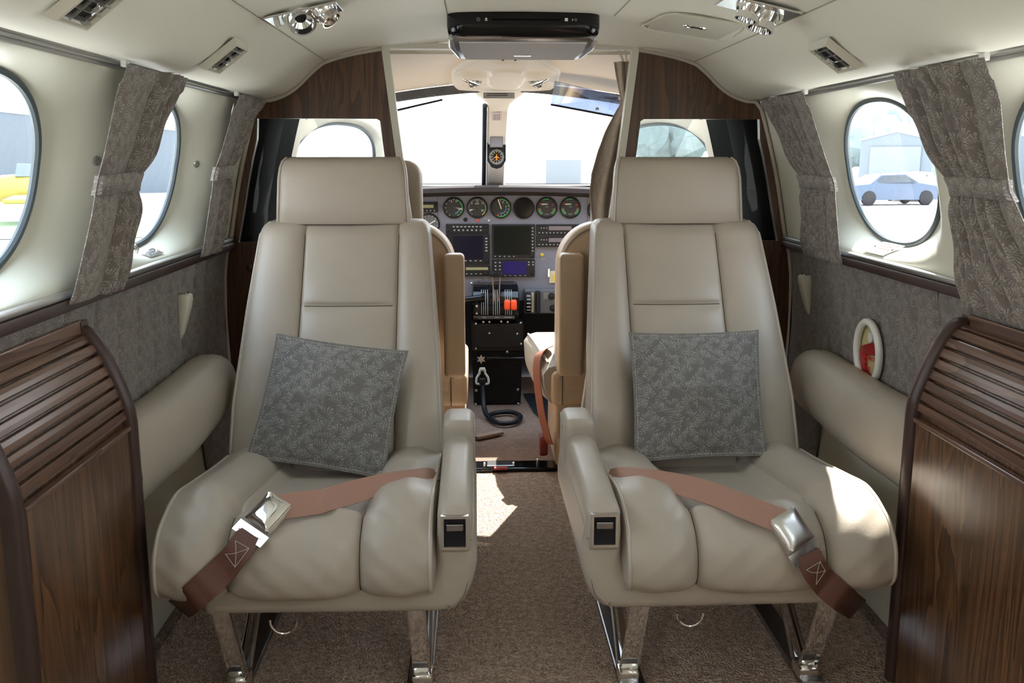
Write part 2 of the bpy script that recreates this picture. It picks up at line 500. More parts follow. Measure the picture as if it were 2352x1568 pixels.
for side, sgn in (('left', -1), ('right', 1)):
    mb = MB()
    mine = WIN_Y if sgn > 0 else WIN_Y[:4]          # unseen last left bay, left open as the upper cabin door to admit light
    for yc in mine: wall_upper(mb, sgn, yc)
    y0, y1 = WIN_Y[-1] - HW, WIN_Y[0] + HW
    zs = [WZ0 + (WZ1 - WZ0) * k / 10 for k in range(11)]
    mb.grid(lambda u, v: (sgn * xw(lerp(WZ0, WZ1, v)), lerp(y1, YPART + 0.03, u), lerp(WZ0, WZ1, v)), 3, 12)
    mb.grid(lambda u, v: (sgn * xw(lerp(WZ0, WZ1, v)), lerp(YREAR, y0, u), lerp(WZ0, WZ1, v)), 1, 12)
    low = [p[0] for p in WALLP if p[0] <= WZ0]
    ylow = YREAR
    mb.grid(lambda u, v: (sgn * xw(lerp(-0.02, WZ0, v)), lerp(ylow, YPART + 0.03, u), lerp(-0.02, WZ0, v)), 12, 24)
    struct(obj('wall_' + side, mb, WALLTRIM, angle=60))

mb = MB(); mb.grid(lambda u, v: (lerp(-0.9, 0.9, u), lerp(YREAR, 2.995, v), 0), 8, 16); FLOOR = struct(obj('floor', mb, CARPET))
mb = MB(); mb.grid(lambda u, v: (lerp(-0.9, 0.9, u), lerp(2.995, 4.35, v), -0.004), 8, 10); struct(obj('floor_cockpit', mb, CARPET_COCKPIT))

SEAMCEIL = plain('ceiling_seam', srgb(150, 146, 130), 0.8)
# ceiling: raised centre strip and two duct covers
CEILP = [(-0.700, 1.160), (-0.672, 1.156), (-0.640, 1.160), (-0.605, 1.173), (-0.572, 1.195), (-0.540, 1.226), (-0.512, 1.249), (-0.497, 1.2575),
         (-0.455, 1.271), (-0.40, 1.283), (-0.33, 1.2935), (-0.2, 1.302), (0, 1.306)]
CEILP = CEILP + [(-x, z) for x, z in reversed(CEILP[:-1])]
def zc(x): return interp(x, CEILP)
cp = spline([(x, 0, z) for x, z in CEILP], 97)
mb = MB(); mb.loft([[(p.x, y, p.z) for p in cp] for y in [lerp(YREAR, YPART, k / 20) for k in range(21)]], False, False)
struct(obj('ceiling', mb, HEADLINER, angle=60))
for i, (x, y0, y1) in enumerate(((-0.499, YREAR, YPART), (0.499, YREAR, YPART), (-0.157, YREAR, 2.16), (0.205, YREAR, 2.16))):
    mb = MB(); mb.tube([(x, y0, zc(x) - 0.0002), (x, y1, zc(x) - 0.0002)], 0.0009, 6)
    struct(obj('trim_%d' % (i + 1), mb, SEAMCEIL))

# rear bulkhead behind the camera
mb = MB(); mb.grid(lambda u, v: (lerp(-0.86, 0.86, u), YREAR, lerp(-0.02, 1.32, v)), 4, 4); struct(obj('wall_rear', mb, VINYL))

# windows
n = 0
for sgn in (-1, 1):
    for yc in (WIN_Y if sgn > 0 else WIN_Y[:4]):
        n += 1
        rim = [(sgn * (xw(WZC + oval(a)[1]) + RECESS - 0.002), yc + oval(a)[0], WZC + oval(a)[1]) for a in [2 * PI * k / 72 for k in range(72)]]
        mb = MB(); mb.tube(rim, 0.0070, 8, closed=True)
        w = struct(obj('window_%d' % n, mb, RUBBER))
        mb = MB(); mb.poly([(sgn * (xw(WZC + oval(a)[1] * 1.02) + RECESS + 0.004), yc + oval(a)[0] * 1.02, WZC + oval(a)[1] * 1.02) for a in [2 * PI * k / 72 for k in range(72)]])
        obj('pane', mb, GLASS, w, smooth=False)

# upper curtain rails and lower window ledges
k = 4
for sgn in (-1, 1):
    mb = MB()
    X = 0.683
    mb.tube([(sgn * X, YREAR, 1.1585), (sgn * X, YPART, 1.1585)], 0.0070, 10)
    mb.tube([(sgn * (X + 0.008), YREAR, 1.1475), (sgn * (X + 0.008), YPART - 0.005, 1.1475)], 0.0042, 8)
    k += 1; struct(obj('trim_%d' % k, mb, CHROME_DULL))
    mb = MB()
    mb.box((sgn * 0.772, (YREAR + YPART) / 2, 0.779), (0.018, YPART - YREAR - 0.006, 0.011), 0.003)
    k += 1; struct(obj('trim_%d' % k, mb, CHROME_DULL))
    mb = MB()
    mb.box((sgn * 0.775, (YREAR + YPART) / 2, 0.7625), (0.026, YPART - YREAR - 0.006, 0.021), 0.004)
    k += 1; struct(obj('trim_%d' % k, mb, TRIMBROWN))
    # carpet welt along the foot of the wall
    mb = MB(); mb.tube([(sgn * (xw(0.01) - 0.008), YREAR, 0.008), (sgn * (xw(0.01) - 0.008), YPART, 0.008)], 0.011, 8)
    struct(obj('baseboard_' + ('left' if sgn < 0 else 'right'), mb, carpet('welt_carpet_' + ('a' if sgn < 0 else 'b'), (170, 150, 134), (120, 102, 90))))

# ------------------------------------------------------------------ the two wooden bulkhead panels
CEDGE = [(p.x, p.z) for p in cp]
def wall_edge(z0, z1, n): return [(xw(lerp(z0, z1, k / n)), lerp(z0, z1, k / n)) for k in range(n + 1)]
DOOR = [(0.2, 0.0), (0.215, 0.23), (0.30, 0.90), (0.345, 1.292)]       # doorway edge, |x| by height
def door_x(z): return interp(z, [(b, a) for a, b in DOOR])
for sgn, lab in ((-1, 'left'), (1, 'right')):
    t = thing('bulkhead_panel', 'dark walnut bulkhead with a smoked window behind the %s cabin seat' % ('left-hand' if sgn < 0 else 'right-hand'),
              'partition', (sgn * 0.5, YPART, 0), 'walnut cockpit bulkheads')
    top = [(abs(x), z) for x, z in CEDGE if 0.345 < abs(x) < 0.66 and x > 0]
    top.sort()
    outline = [(0.2, 0.0)] + [(door_x(z), z) for z in (0.23, 0.5, 0.9, 1.1)] + [(0.345, zc(0.345) - 0.002)] + [(x, z - 0.003) for x, z in top]
    outline += [(0.674, 1.158)] + [(x - 0.004, z) for x, z in reversed(wall_edge(0.0, 1.15, 16))]
    hole = [(0.352 if z > 1.0 else 0.335, z) for z in ()]
    hole = [(door_x(1.10) + 0.042, 1.104), (door_x(1.09) + 0.034, 1.098), (door_x(0.99) + 0.034, 0.99), (door_x(0.77) + 0.034, 0.77)]
    ho = [(xw(z) - 0.030, z) for z in (0.77, 0.85, 0.93, 1.0, 1.05)] + [(xw(1.104) - 0.018, 1.104)]
    hole = hole + ho
    MX = Matrix(((sgn, 0, 0, 0), (0, 0, 1, YPART), (0, 1, 0, 0), (0, 0, 0, 1)))
    mb = MB(); mb.prism(outline, 0.022, [hole], MX); obj('wood_panel', mb, WOOD_PART, t, smooth=False)
    mb = MB(); mb.poly([MX @ Vector((x, z, 0.012)) for x, z in hole]); obj('smoked_pane', mb, SMOKED, t, smooth=False)
    # pale metal edge of the doorway
    mb = MB()
    ring = []
    for z in (0.0, 0.23, 0.5, 0.9, 1.1, 1.296):
        x = door_x(z)
        ring.append([(sgn * (x - 0.016), YPART - 0.006, z), (sgn * (x + 0.003), YPART - 0.006, z), (sgn * (x + 0.003), YPART + 0.028, z), (sgn * (x - 0.016), YPART + 0.028, z)])
    mb.loft(ring); obj('door_edge_trim', mb, PLASTIC_CREAM, t, smooth=False)
    # welt along ceiling and wall
    pts = [(sgn * 0.345, YPART - 0.004, zc(0.345) - 0.006)] + [(sgn * x, YPART - 0.004, z - 0.006) for x, z in top[::2]] + \
          [(sgn * 0.672, YPART - 0.004, 1.150)] + [(sgn * (x - 0.007), YPART - 0.004, z) for x, z in reversed(wall_edge(0.0, 1.13, 20))]
    mb = MB(); mb.tube(pts, 0.0055, 8); obj('piping', mb, PIPING, t)
    # little round stud low on the panel
    mb = MB(); mb.lathe([(0.0, 0), (0.011, 0), (0.011, 0.003), (0.007, 0.006), (0, 0.0065)], (sgn * 0.725, YPART, 0.70), (0, -1, 0), 20); obj('stud', mb, plain('stud_wood_%s' % lab, srgb(74, 50, 36), 0.3), t)
mb = MB(); mb.bx((-0.36, YPART - 0.004, 1.288), (0.36, YPART + 0.03, 1.302), 0.003)
struct(obj('trim_20', mb, PLASTIC_CREAM))

# ------------------------------------------------------------------ padded cloth panels along the lower walls
def side_panel(sgn, y0, y1, z0fn, z1, seams, lab, offset=0.006):
    """channel-stitched cloth: z0fn gives the lower edge by y"""
    ny = int((y1 - y0) / 0.006); nz = 14
    ys = sorted(seams)
    def puff(y):
        e = [y0] + [s_ for s_ in ys if y0 < s_ < y1] + [y1]
        for a, b in zip(e, e[1:]):
            if a <= y <= b:
                w = min(y - a, b - y)
                return 0.010 * (1 - math.exp(-w / 0.008))
        return 0
    mb = MB()
    def fn(u, v):
        y = lerp(y0, y1, u); z = lerp(z0fn(y), z1, v)
        edge = min(1, min(v, 1 - v) / 0.06)
        return (sgn * (xw(z) - offset - puff(y) * (0.4 + 0.6 * edge)), y, z)
    mb.grid(fn, ny, nz, lambda u, v: (lerp(y0, y1, u) * sgn, lerp(z0fn(lerp(y0, y1, u)), z1, v)))
    return tag(obj('side_panel', mb, FABRIC_PANEL, angle=80), lab, 'wall panel', 'padded cloth side panels')
zl = lambda y: interp(y, [(1.6, 0.50), (2.45, 0.45)])
side_panel(-1, 1.0, 2.36, zl, 0.752, [1.46, 1.60, 1.735, 1.855, 1.96, 2.06, 2.16, 2.26], 'grey coral-print padded panel on the left wall, beside the left cabinet and seat')
side_panel(-1, 2.362, 2.655, lambda y: 0.02, 0.752, [2.46, 2.56], 'narrow shadowed cloth panel at the front end of the left wall')
side_panel(1, 1.79, 2.37, zl, 0.752, [1.88, 1.965, 2.055, 2.155, 2.265], 'grey coral-print padded panel on the right wall around the oval emergency handle')
side_panel(1, 2.374, 2.655, lambda y: 0.02, 0.752, [2.46, 2.56], 'cloth panel at the front end of the right wall, holding the cream pocket')
side_panel(1, 1.0, 1.784, lambda y: 0.50, 0.752, [1.2, 1.35, 1.5, 1.65], 'strip of grey cloth panel above the right-hand wooden cabinet')

# padded leather arm bolsters on both walls
for sgn in (-1, 1):
    mb = MB(); rings = []
    N = 20
    Y0, Y1 = 1.668, 2.36
    for j in range(29):
        t = j / 28; y = lerp(Y0, Y1, t)
        e = max(0.0, (t - 0.86) / 0.14); k = math.sqrt(max(0.0, 1 - e * e)) if e > 0 else 1.0
        k = max(k, 0.04)
        zcn = lerp(0.440, 0.466, t); h = lerp(0.082, 0.072, t) * (0.35 + 0.65 * k); w = 0.060 * k + 0.004
        xc = xw(zcn) - lerp(0.041, 0.064, sst(0, 0.45, t))
        ring = []
        for i in range(N):
            a = 2 * PI * i / N
            c, s_ = math.cos(a), math.sin(a)
            ring.append((sgn * (xc - math.copysign(abs(c) ** 0.8, c) * w), y, zcn + math.copysign(abs(s_) ** 0.85, s_) * h + 0.25 * (c) * -0.02))
        rings.append(ring)
    mb.loft(rings)
    tag(obj('wall_bolster', mb, LEATHER, angle=60), 'long padded cream leather bolster on the %s wall%s' % (('left', ', in plain shade') if sgn < 0 else ('right', ' below the oval emergency handle')), 'bolster', 'padded wall bolsters')

# ------------------------------------------------------------------ tambour cabinets
def cabinet(sgn, face, y0, y1, lab):
    t = thing('tambour_cabinet', lab, 'cabinet', (sgn * 0.75, (y0 + y1) / 2, 0), 'walnut roll-top cabinets')
    S = lambda x, y, z: (sgn * x, y, z)
    # outline of an end: aisle face up, roll-top, flat top
    prof = [(face, 0.0), (face, 0.545), (face + 0.004, 0.575), (face + 0.022, 0.630), (face + 0.045, 0.682), (face + 0.065, 0.706), (face + 0.088, 0.712)]
    pr_ = spline([(x, 0, z) for x, z in prof[1:]], 40)
    pf = [(p.x, p.z) for p in pr_]
    back = 0.774
    # carcass
    poly = [(face + 0.008, 0.0)] + [(x + 0.008, z - 0.008) for x, z in pf] + [(back, 0.70), (back, 0.0)]
    MX = Matrix(((sgn, 0, 0, 0), (0, 0, 1, y0 + 0.012), (0, 1, 0, 0), (0, 0, 0, 1)))
    mb = MB(); mb.prism(poly, y1 - y0 - 0.024, (), MX); obj('carcass', mb, WOOD, t, smooth=False)
    # end mouldings following the outline
    for y in (y0 + 0.014, y1 - 0.014):
        mb = MB(); rings = []
        path = [(face, 0.02), (face, 0.3)] + pf + [(back - 0.004, 0.714)]
        for i, (x, z) in enumerate(path):
            a = path[max(0, i - 1)]; b = path[min(len(path) - 1, i + 1)]
            tx, tz = b[0] - a[0], b[1] - a[1]; l = math.hypot(tx, tz); nx, nz = -tz / l, tx / l
            rings.append([S(x + nx * o, y + w, z + nz * o) for o, w in ((-0.012, -0.014), (0.004, -0.014), (0.0095, -0.010), (0.011, 0), (0.0095, 0.010), (0.004, 0.014), (-0.012, 0.014))])
        mb.loft(rings); obj('end_molding', mb, TRIMBROWN, t, angle=60)
    # flat side panel facing the aisle
    mb = MB(); mb.bx(S(face - 0.004, y0 + 0.036, 0.012), S(face + 0.008, y1 - 0.036, 0.535), 0.003); obj('side_panel', mb, WOOD, t, smooth=False)
    mb = MB(); mb.bx(S(face - 0.008, y0 + 0.032, 0.535), S(face + 0.006, y1 - 0.032, 0.543), 0.002); obj('ledge_strip', mb, WOOD_SLAT, t, smooth=False)
    # tambour slats, one roll-top
    L = [0.0]
    for a, b in zip(pf, pf[1:]): L.append(L[-1] + math.hypot(b[0] - a[0], b[1] - a[1]))
    def at(sd):
        for i in range(len(L) - 1):
            if sd <= L[i + 1]:
                k = (sd - L[i]) / max(1e-9, L[i + 1] - L[i]); a, b = pf[i], pf[i + 1]
                tx, tz = b[0] - a[0], b[1] - a[1]; l = math.hypot(tx, tz)
                return (lerp(a[0], b[0], k), lerp(a[1], b[1], k), -tz / l, tx / l)
        a, b = pf[-2], pf[-1]; l = math.hypot(b[0] - a[0], b[1] - a[1]); return (b[0], b[1], -(b[1] - a[1]) / l, (b[0] - a[0]) / l)
    total = L[-1]
    NS = 9; gap = 0.0035; w = (total - 0.01) / NS
    mb = MB()
    for i in range(NS):
        rings = []
        s0, s1 = 0.006 + i * w + gap / 2, 0.006 + (i + 1) * w - gap / 2
        sec = []
        for k, fr in enumerate((0, 0.05, 0.11, 0.5, 0.89, 0.95, 1)):
            sd = lerp(s0, s1, fr); x, z, nx, nz = at(sd)
            e = min(k, 6 - k); o = (-0.0030, -0.0006, 0.0, 0.0003)[e]
            sec.append((x + nx * o, z + nz * o))
        x, z, nx, nz = at(s1); sec.append((x - nx * 0.008, z - nz * 0.008))
        x, z, nx, nz = at(s0); sec.append((x - nx * 0.008, z - nz * 0.008))
        mb.loft([[S(x, y, z) for x, z in sec] for y in (y0 + 0.03, y1 - 0.03)])
    obj('tambour_top', mb, WOOD_SLAT, t, smooth=False)
    # raised rail with finger pull along the back of the top
    mb = MB()
    mb.bx(S(face + 0.088, y0 + 0.02, 0.700), S(back - 0.002, y1 - 0.02, 0.728), 0.003)
    obj('back_rail', mb, WOOD_SLAT, t, smooth=False)
    mb = MB(); mb.bx(S(face + 0.0835, y0 + 0.10, 0.714), S(face + 0.0885, y1 - 0.09, 0.724), 0.001); obj('finger_groove', mb, TRIMBROWN, t, smooth=False)
cabinet(-1, 0.706, 1.20, 1.66, 'walnut roll-top cabinet against the left wall, tambour in even shade')
cabinet(1, 0.690, 1.20, 1.665, 'walnut roll-top cabinet against the right wall, sun stripe across its tambour')

# ================================================================== THE TWO CABIN SEATS
def XO(s): return -0.002 if s < 0 else -0.015   # the seat pair sits a little left of the aisle centre
def X(s, q): return s * q + XO(s)
QI, QO = 0.178, 0.652                         # cushion edges, inner (aisle) and outer
Q1, Q2 = 0.303, 0.532                         # cushion seams
B1, B2 = 0.286, 0.516                         # backrest seams

CUSH = spline([(0, 2.10, 0.325), (0, 1.95, 0.340), (0, 1.80, 0.360), (0, 1.70, 0.372), (0, 1.63, 0.364), (0, 1.582, 0.337), (0, 1.565, 0.297), (0, 1.572, 0.262), (0, 1.60, 0.243)], 61)
def cush_normal(i):
    a = CUSH[max(0, i - 1)]; b = CUSH[min(60, i + 1)]; t = (b - a).normalized()
    return Vector((0, t.z, -t.y))
def chan(q, a, b, p=2.6): 
    m = abs((q - (a + b) / 2) / ((b - a) / 2)); return max(0.0, 1 - m ** p)
def cush_puff(q, t):
    """outward puff of the cushion at lateral q, path parameter t (0 rear .. 1 under the front)"""
    front = sst(0.36, 0.50, t)
    endf = min(1, (1 - t) / 0.16)
    k = lambda d, w: 1 - math.exp(-max(0.0, d) / w)          # swelling away from a seam
    if q < Q1:
        u = (q - QI) / (Q1 - QI); edge = lerp(0.55, 1.0, sst(0, 0.45, u))
        h = lerp(0.036, 0.026, front) * k(Q1 - q, 0.020) * edge
    elif q > Q2:
        u = (QO - q) / (QO - Q2); edge = lerp(0.55, 1.0, sst(0, 0.45, u))
        h = lerp(0.040, 0.026, front) * k(q - Q2, 0.024) * edge
    else:
        h = 0.026 * front * k(q - Q1, 0.020) * k(Q2 - q, 0.020) - 0.020 * (1 - front) * sst(0, 0.03, min(q - Q1, Q2 - q))
        h += 0.004 * chan(q, Q1, Q2, 2) * front
    # pinched corners where the roll meets the dished seat
    h -= 0.012 * math.exp(-((t - 0.42) / 0.04) ** 2) * (math.exp(-((q - Q1) / 0.022) ** 2) + math.exp(-((q - Q2) / 0.022) ** 2))
    g = math.exp(-((q - Q1) / 0.0035) ** 2) + math.exp(-((q - Q2) / 0.0035) ** 2)
    h -= 0.003 * g
    # soft wrinkles
    h += 0.0016 * math.sin(q * 95 + t * 21) * math.sin(t * 33 + q * 17) * front
    h += 0.0022 * math.exp(-((t - 0.60) / 0.2) ** 2) * math.sin(q * 60 + t * 9) * chan(q, Q1, Q2)
    return h * endf

def samples(a, b, seams, n=26):
    """positions across, packed tightly round each seam and each edge"""
    out = [a + d for d in (0, 0.0015, 0.004, 0.008)]
    e = [a] + list(seams) + [b]
    for i, (p, q) in enumerate(zip(e, e[1:])):
        out += [lerp(p + 0.014, q - 0.014, k / n) for k in range(n + 1)]
        if i < len(seams): out += [q + d for d in (-0.010, -0.007, -0.0045, -0.002, 0, 0.002, 0.0045, 0.007, 0.010)]
    return out + [b - d for d in (0.008, 0.004, 0.0015, 0)]
def cushion_mb(s):
    mb = MB(); NT_ = 60
    qs = samples(QI, QO, (Q1, Q2), 32)
    rows = []
    for i in range(NT_ + 1):
        b = CUSH[i]; nrm = cush_normal(i); row = []
        for q in qs:
            e = min(q - QI, QO - q)
            roundoff = 0.006 * (1 - math.sqrt(max(0, 1 - (1 - min(1, e / 0.008)) ** 2)))
            p = b + nrm * (cush_puff(q, i / 60) - roundoff)
            row.append((X(s, q), p.y, p.z))
        rows.append(row)
    mb.loft(rows, False)
    # side walls down to the underside
    for q, o in ((QI, -1), (QO, 1)):
        ring0 = []; ring1 = []; ring2 = []
        for i in range(NT_ + 1):
            b = CUSH[i]; nrm = cush_normal(i)
            p = b + nrm * (cush_puff(q, i / 60) - 0.006)
            c = Vector((0, 1.86, 0.262))
            ring0.append((X(s, q), p.y, p.z))
            m = p.lerp(c, 0.14); ring1.append((X(s, q + o * 0.010), m.y, m.z))
            m = p.lerp(c, 0.5); ring2.append((X(s, q + o * 0.012), m.y, m.z))
        mb.loft([ring0, ring1, ring2], False)
        mb.poly(ring2 if o > 0 else ring2[::-1])
    bmesh.ops.remove_doubles(mb.bm, verts=mb.bm.verts[:], dist=0.0002)
    return mb

BACKROWS = []
def back_front(z):                            # front surface Y of the backrest by height
    return interp(z, [(0.28, 2.085), (0.34, 2.095), (0.45, 2.150), (0.60, 2.245), (0.75, 2.340), (0.80, 2.372), (0.86, 2.41)])
def back_q(z): return (interp(z, [(0.29, 0.170), (0.55, 0.187), (0.80, 0.211), (0.85, 0.216)]),
                       interp(z, [(0.29, 0.656), (0.45, 0.655), (0.65, 0.642), (0.80, 0.628), (0.85, 0.622)]))
def back_puff(q, z, qi, qo):
    seam_h = 0.652
    if q < B1: h = 0.024 * chan(q, qi - 0.01, B1, 2.4)
    elif q > B2: h = 0.024 * chan(q, B2, qo + 0.01, 2.4)
    else:
        h = 0.010 * chan(q, B1, B2, 3.0)
        h -= 0.0075 * math.exp(-((z - seam_h) / 0.008) ** 2) * chan(q, B1, B2, 8)
        h += 0.006 * (math.exp(-((z - seam_h - 0.035) / 0.03) ** 2) + math.exp(-((z - seam_h + 0.035) / 0.03) ** 2)) * chan(q, B1, B2, 4)
    h -= 0.006 * (math.exp(-((q - B1) / 0.004) ** 2) + math.exp(-((q - B2) / 0.004) ** 2))
    return h
def back_point(s, q, z, out=0.0):
    qi, qo = back_q(z)
    return Vector((X(s, q), back_front(z) - back_puff(q, z, qi, qo) - out * 0.85, z + out * 0.5))
def backrest_mb(s):
    mb = MB(); rings = []
    zs = sorted([lerp(0.285, 0.815, k / 60) for k in range(61)] + [0.652 + d for d in (-0.010, -0.006, -0.003, 0, 0.003, 0.006, 0.010)])
    tops = [(0.826, 0.003), (0.836, 0.010), (0.843, 0.022), (0.846, 0.038)]
    for z, back in [(z, 0) for z in zs] + tops:
        qi, qo = back_q(min(z, 0.85))
        c = (0, 0.004, 0.012, 0.022)[tops.index((z, back))] if back else 0
        qi2, qo2 = qi + c, qo - c
        ring = []
        yf = back_front(min(z, 0.815)) + (z - 0.815 if back else 0) * 0.6
        for q in samples(qi2, qo2, (B1, B2)):
            e = min(q - qi2, qo2 - q); ro = 0.014 * (1 - math.sqrt(max(0, 1 - (1 - min(1, e / 0.016)) ** 2)))
            y = yf + back - (back_puff(q, min(z, 0.815), qi, qo) - ro) * (1 - c / 0.022 * 0.6)
            dip = -0.006 * chan(q, 0.262, 0.585, 2) if back else 0
            ring.append((X(s, q), y, z + dip))
        th = 0.105
        for q, y in ((qo2 + 0.004, yf + 0.045), (qo2 + 0.002, yf + 0.085), (qo2 - 0.02, yf + th), (qi2 + 0.02, yf + th), (qi2 - 0.002, yf + 0.085), (qi2 - 0.004, yf + 0.045)):
            ring.append((X(s, q), max(y, yf + back + 0.004), z))
        rings.append(ring)
    mb.loft(rings)
    return mb
def rounded_block(s, q0, q1, rows, th, bulge, n=40):
    """padded block standing on rows of (z, yfront, inset)"""
    mb = MB(); rings = []
    for z, y, ins, dq in rows:
        ring = []
        for k in range(n + 1):
            u = k / n; q = lerp(q0 + dq, q1 - dq, u)
            e = min(u, 1 - u) * (q1 - q0); ro = 0.014 * (1 - math.sqrt(max(0, 1 - (1 - min(1, e / 0.016)) ** 2)))
            ring.append((X(s, q), y + ins - bulge * chan(u, 0, 1, 2.2) + ro, z))
        ring += [(X(s, q1 - dq), y + th * 0.45, z), (X(s, q1 - dq - 0.012), y + th - ins * 0.3, z), (X(s, q0 + dq + 0.012), y + th - ins * 0.3, z), (X(s, q0 + dq), y + th * 0.45, z)]
        rings.append(ring)
    mb.loft(rings)
    return mb

def make_seat(s, lab):
    t = thing('cabin_seat', lab, 'seat', (X(s, 0.40), 1.85, 0), 'cream leather cabin seats')
    c = obj('seat_cushion', cushion_mb(s), LEATHER, t, angle=70)
    for q in (QI + 0.002, QO - 0.002):
        pts = []
        for i in range(2, 61):
            nrm = cush_normal(i); p = CUSH[i] + nrm * (cush_puff(q, i / 60) - 0.002); pts.append((X(s, q), p.y, p.z))
        mb = MB(); mb.tube(pts, 0.0042, 8); obj('cushion_piping', mb, PIPING, c)
    b = obj('backrest', backrest_mb(s), LEATHER, t, angle=70)
    for which in (0, 1):
        pts = []
        for k in range(40):
            z = lerp(0.30, 0.842, k / 39); qi, qo = back_q(z); c_ = max(0, z - 0.815) * 0.5; q = (qi + 0.003 + c_) if which == 0 else (qo - 0.003 - c_)
            pts.append((X(s, q), back_front(min(z, 0.815)) - 0.004 + max(0, z - 0.815) ** 1.2 * 2.6, z))
        mb = MB(); mb.tube(pts, 0.0040, 8); obj('backrest_piping', mb, PIPING, b)
    # backrest seam lines, the shade of the grooves put into their dark colour
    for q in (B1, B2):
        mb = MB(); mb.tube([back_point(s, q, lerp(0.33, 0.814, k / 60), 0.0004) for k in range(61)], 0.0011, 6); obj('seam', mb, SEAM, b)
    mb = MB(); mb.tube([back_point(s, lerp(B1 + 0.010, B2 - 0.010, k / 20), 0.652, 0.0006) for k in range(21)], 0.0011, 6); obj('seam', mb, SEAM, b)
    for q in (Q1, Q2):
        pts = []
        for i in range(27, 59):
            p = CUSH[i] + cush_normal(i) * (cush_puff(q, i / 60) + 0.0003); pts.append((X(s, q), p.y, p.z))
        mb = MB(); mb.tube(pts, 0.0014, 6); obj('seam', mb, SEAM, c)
    rows = [(0.838, 2.408, 0.004, 0.0), (0.845, 2.408, 0.0, 0.0), (0.89, 2.412, 0.0, 0.002), (0.95, 2.420, 0.0, 0.005), (0.975, 2.426, 0.002, 0.008),
            (0.990, 2.430, 0.010, 0.012), (0.999, 2.434, 0.026, 0.018), (1.002, 2.436, 0.046, 0.026)]
    h = obj('headrest', rounded_block(s, 0.262, 0.590, rows, 0.095, 0.012), LEATHER, t, angle=60)
    for q, dq in ((0.2645, 1), (0.5875, -1)):
        mb = MB(); mb.tube([(X(s, q + dq * r[3]), r[1] + r[2] + 0.0045, r[0]) for r in rows[:-1]], 0.0036, 8); obj('headrest_piping', mb, PIPING, h)
    # leather-covered pan: front skirt turning up into the armrest side
    ol = [(p.x, p.y) for p in spline([(0.104, 0.362, 0), (0.0985, 0.305, 0), (0.103, 0.272, 0), (0.114, 0.240, 0), (0.130, 0.217, 0), (0.152, 0.207, 0), (0.20, 0.205, 0), (0.40, 0.206, 0), (0.560, 0.208, 0), (0.580, 0.216, 0), (0.592, 0.240, 0), (0.597, 0.264, 0)], 60)]
    ol += [(0.40, 0.268), (0.20, 0.268), (0.178, 0.28), (0.172, 0.305), (0.169, 0.362)]
    def inset(d):
        out = []
        n_ = len(ol)
        for i in range(n_):
            a_, b_ = ol[i - 1], ol[(i + 1) % n_]; tx, tz = b_[0] - a_[0], b_[1] - a_[1]; l = math.hypot(tx, tz) or 1
            out.append((ol[i][0] - tz / l * d, ol[i][1] + tx / l * d))
        return out
    mb = MB(); mb.loft([[(X(s, q), y, z) for q, z in inset(d)] for y, d in ((1.579, 0.018), (1.581, 0.011), (1.586, 0.005), (1.594, 0.0012), (1.604, 0), (2.08, 0))], True, False)
    for y, d in ((1.579, 0.018), (2.08, 0)):
        P_ = [Vector((X(s, q), y, z)) for q, z in inset(d)]
        V_ = [mb.bm.verts.new(p) for p in P_]
        for tri in tessellate_polygon([[Vector((p.x, p.z, 0)) for p in P_]]):
            mb.bm.faces.new([V_[k] for k in tri])
    bmesh.ops.remove_doubles(mb.bm, verts=mb.bm.verts[:], dist=0.00005)
    base = obj('seat_pan', mb, LEATHER, t, angle=60)
    for dq in (0.0, 0.006):
        mb = MB(); pts = [(0.140 + dq * 2, 1.5800, 0.212), (0.122 + dq, 1.5800, 0.240), (0.110 + dq, 1.5830, 0.290)]
        mb.tube([(X(s, q), y, z) for q, y, z in pts], 0.0005, 5); obj('seam', mb, SEAM if dq == 0 else STITCH, base)
    mb = MB(); mb.tube([(X(s, 0.19), 1.5800, 0.256), (X(s, 0.165), 1.5800, 0.234), (X(s, 0.142), 1.5800, 0.214)], 0.0005, 5); obj('seam', mb, SEAM, base)
    # armrest: sloped pad and the block it hinges on
    mb = MB(); rings = []
    for y, z, ins in ((1.575, 0.398, 0.010), (1.580, 0.401, 0.003), (1.60, 0.404, 0), (1.75, 0.412, 0), (1.90, 0.420, 0), (1.955, 0.423, 0.0), (1.966, 0.420, 0.008)):
        zb = lerp(0.318, 0.345, (y - 1.575) / 0.39)
        q0, q1 = 0.106 + ins, 0.168 - ins; z -= ins; zb += ins
        r = 0.020; ring = []
        for (cq, cz, a0) in ((q1 - r, z - r, 0), (q0 + r, z - r, 90), (q0 + r * 0.5, zb + r * 0.5, 180), (q1 - r * 0.5, zb + r * 0.5, 270)):
            rr = r if a0 < 180 else r * 0.5
            for k in range(6):
                a = math.radians(a0 + 90 * k / 5); ring.append((X(s, cq + rr * math.cos(a)), y, cz + rr * math.sin(a)))
        rings.append(ring)
    mb.loft(rings); arm = obj('armrest', mb, LEATHER, t, angle=60)
    mb = MB(); mb.bx((X(s, 0.102), 1.960, 0.300), (X(s, 0.170), 2.085, 0.452), 0.018, 4); obj('armrest_hinge_block', mb, LEATHER, t, angle=60)
    mb = MB(); mb.tube([(X(s, 0.1025), 1.970, 0.31), (X(s, 0.1025), 1.972, 0.436), (X(s, 0.1025), 2.07, 0.440)], 0.0009, 5); obj('seam', mb, STITCH, t)
    # recline control let into the front of the armrest
    fr = 1.5745
    z0, z1, q0, q1 = 0.331, 0.3925, 0.113, 0.161
    out_ = [(q0, z0), (q1, z0), (q1, z1), (q0, z1)]; inn = [(q0 + 0.005, z0 + 0.005), (q1 - 0.005, z0 + 0.005), (q1 - 0.005, z1 - 0.005), (q0 + 0.005, z1 - 0.005)]
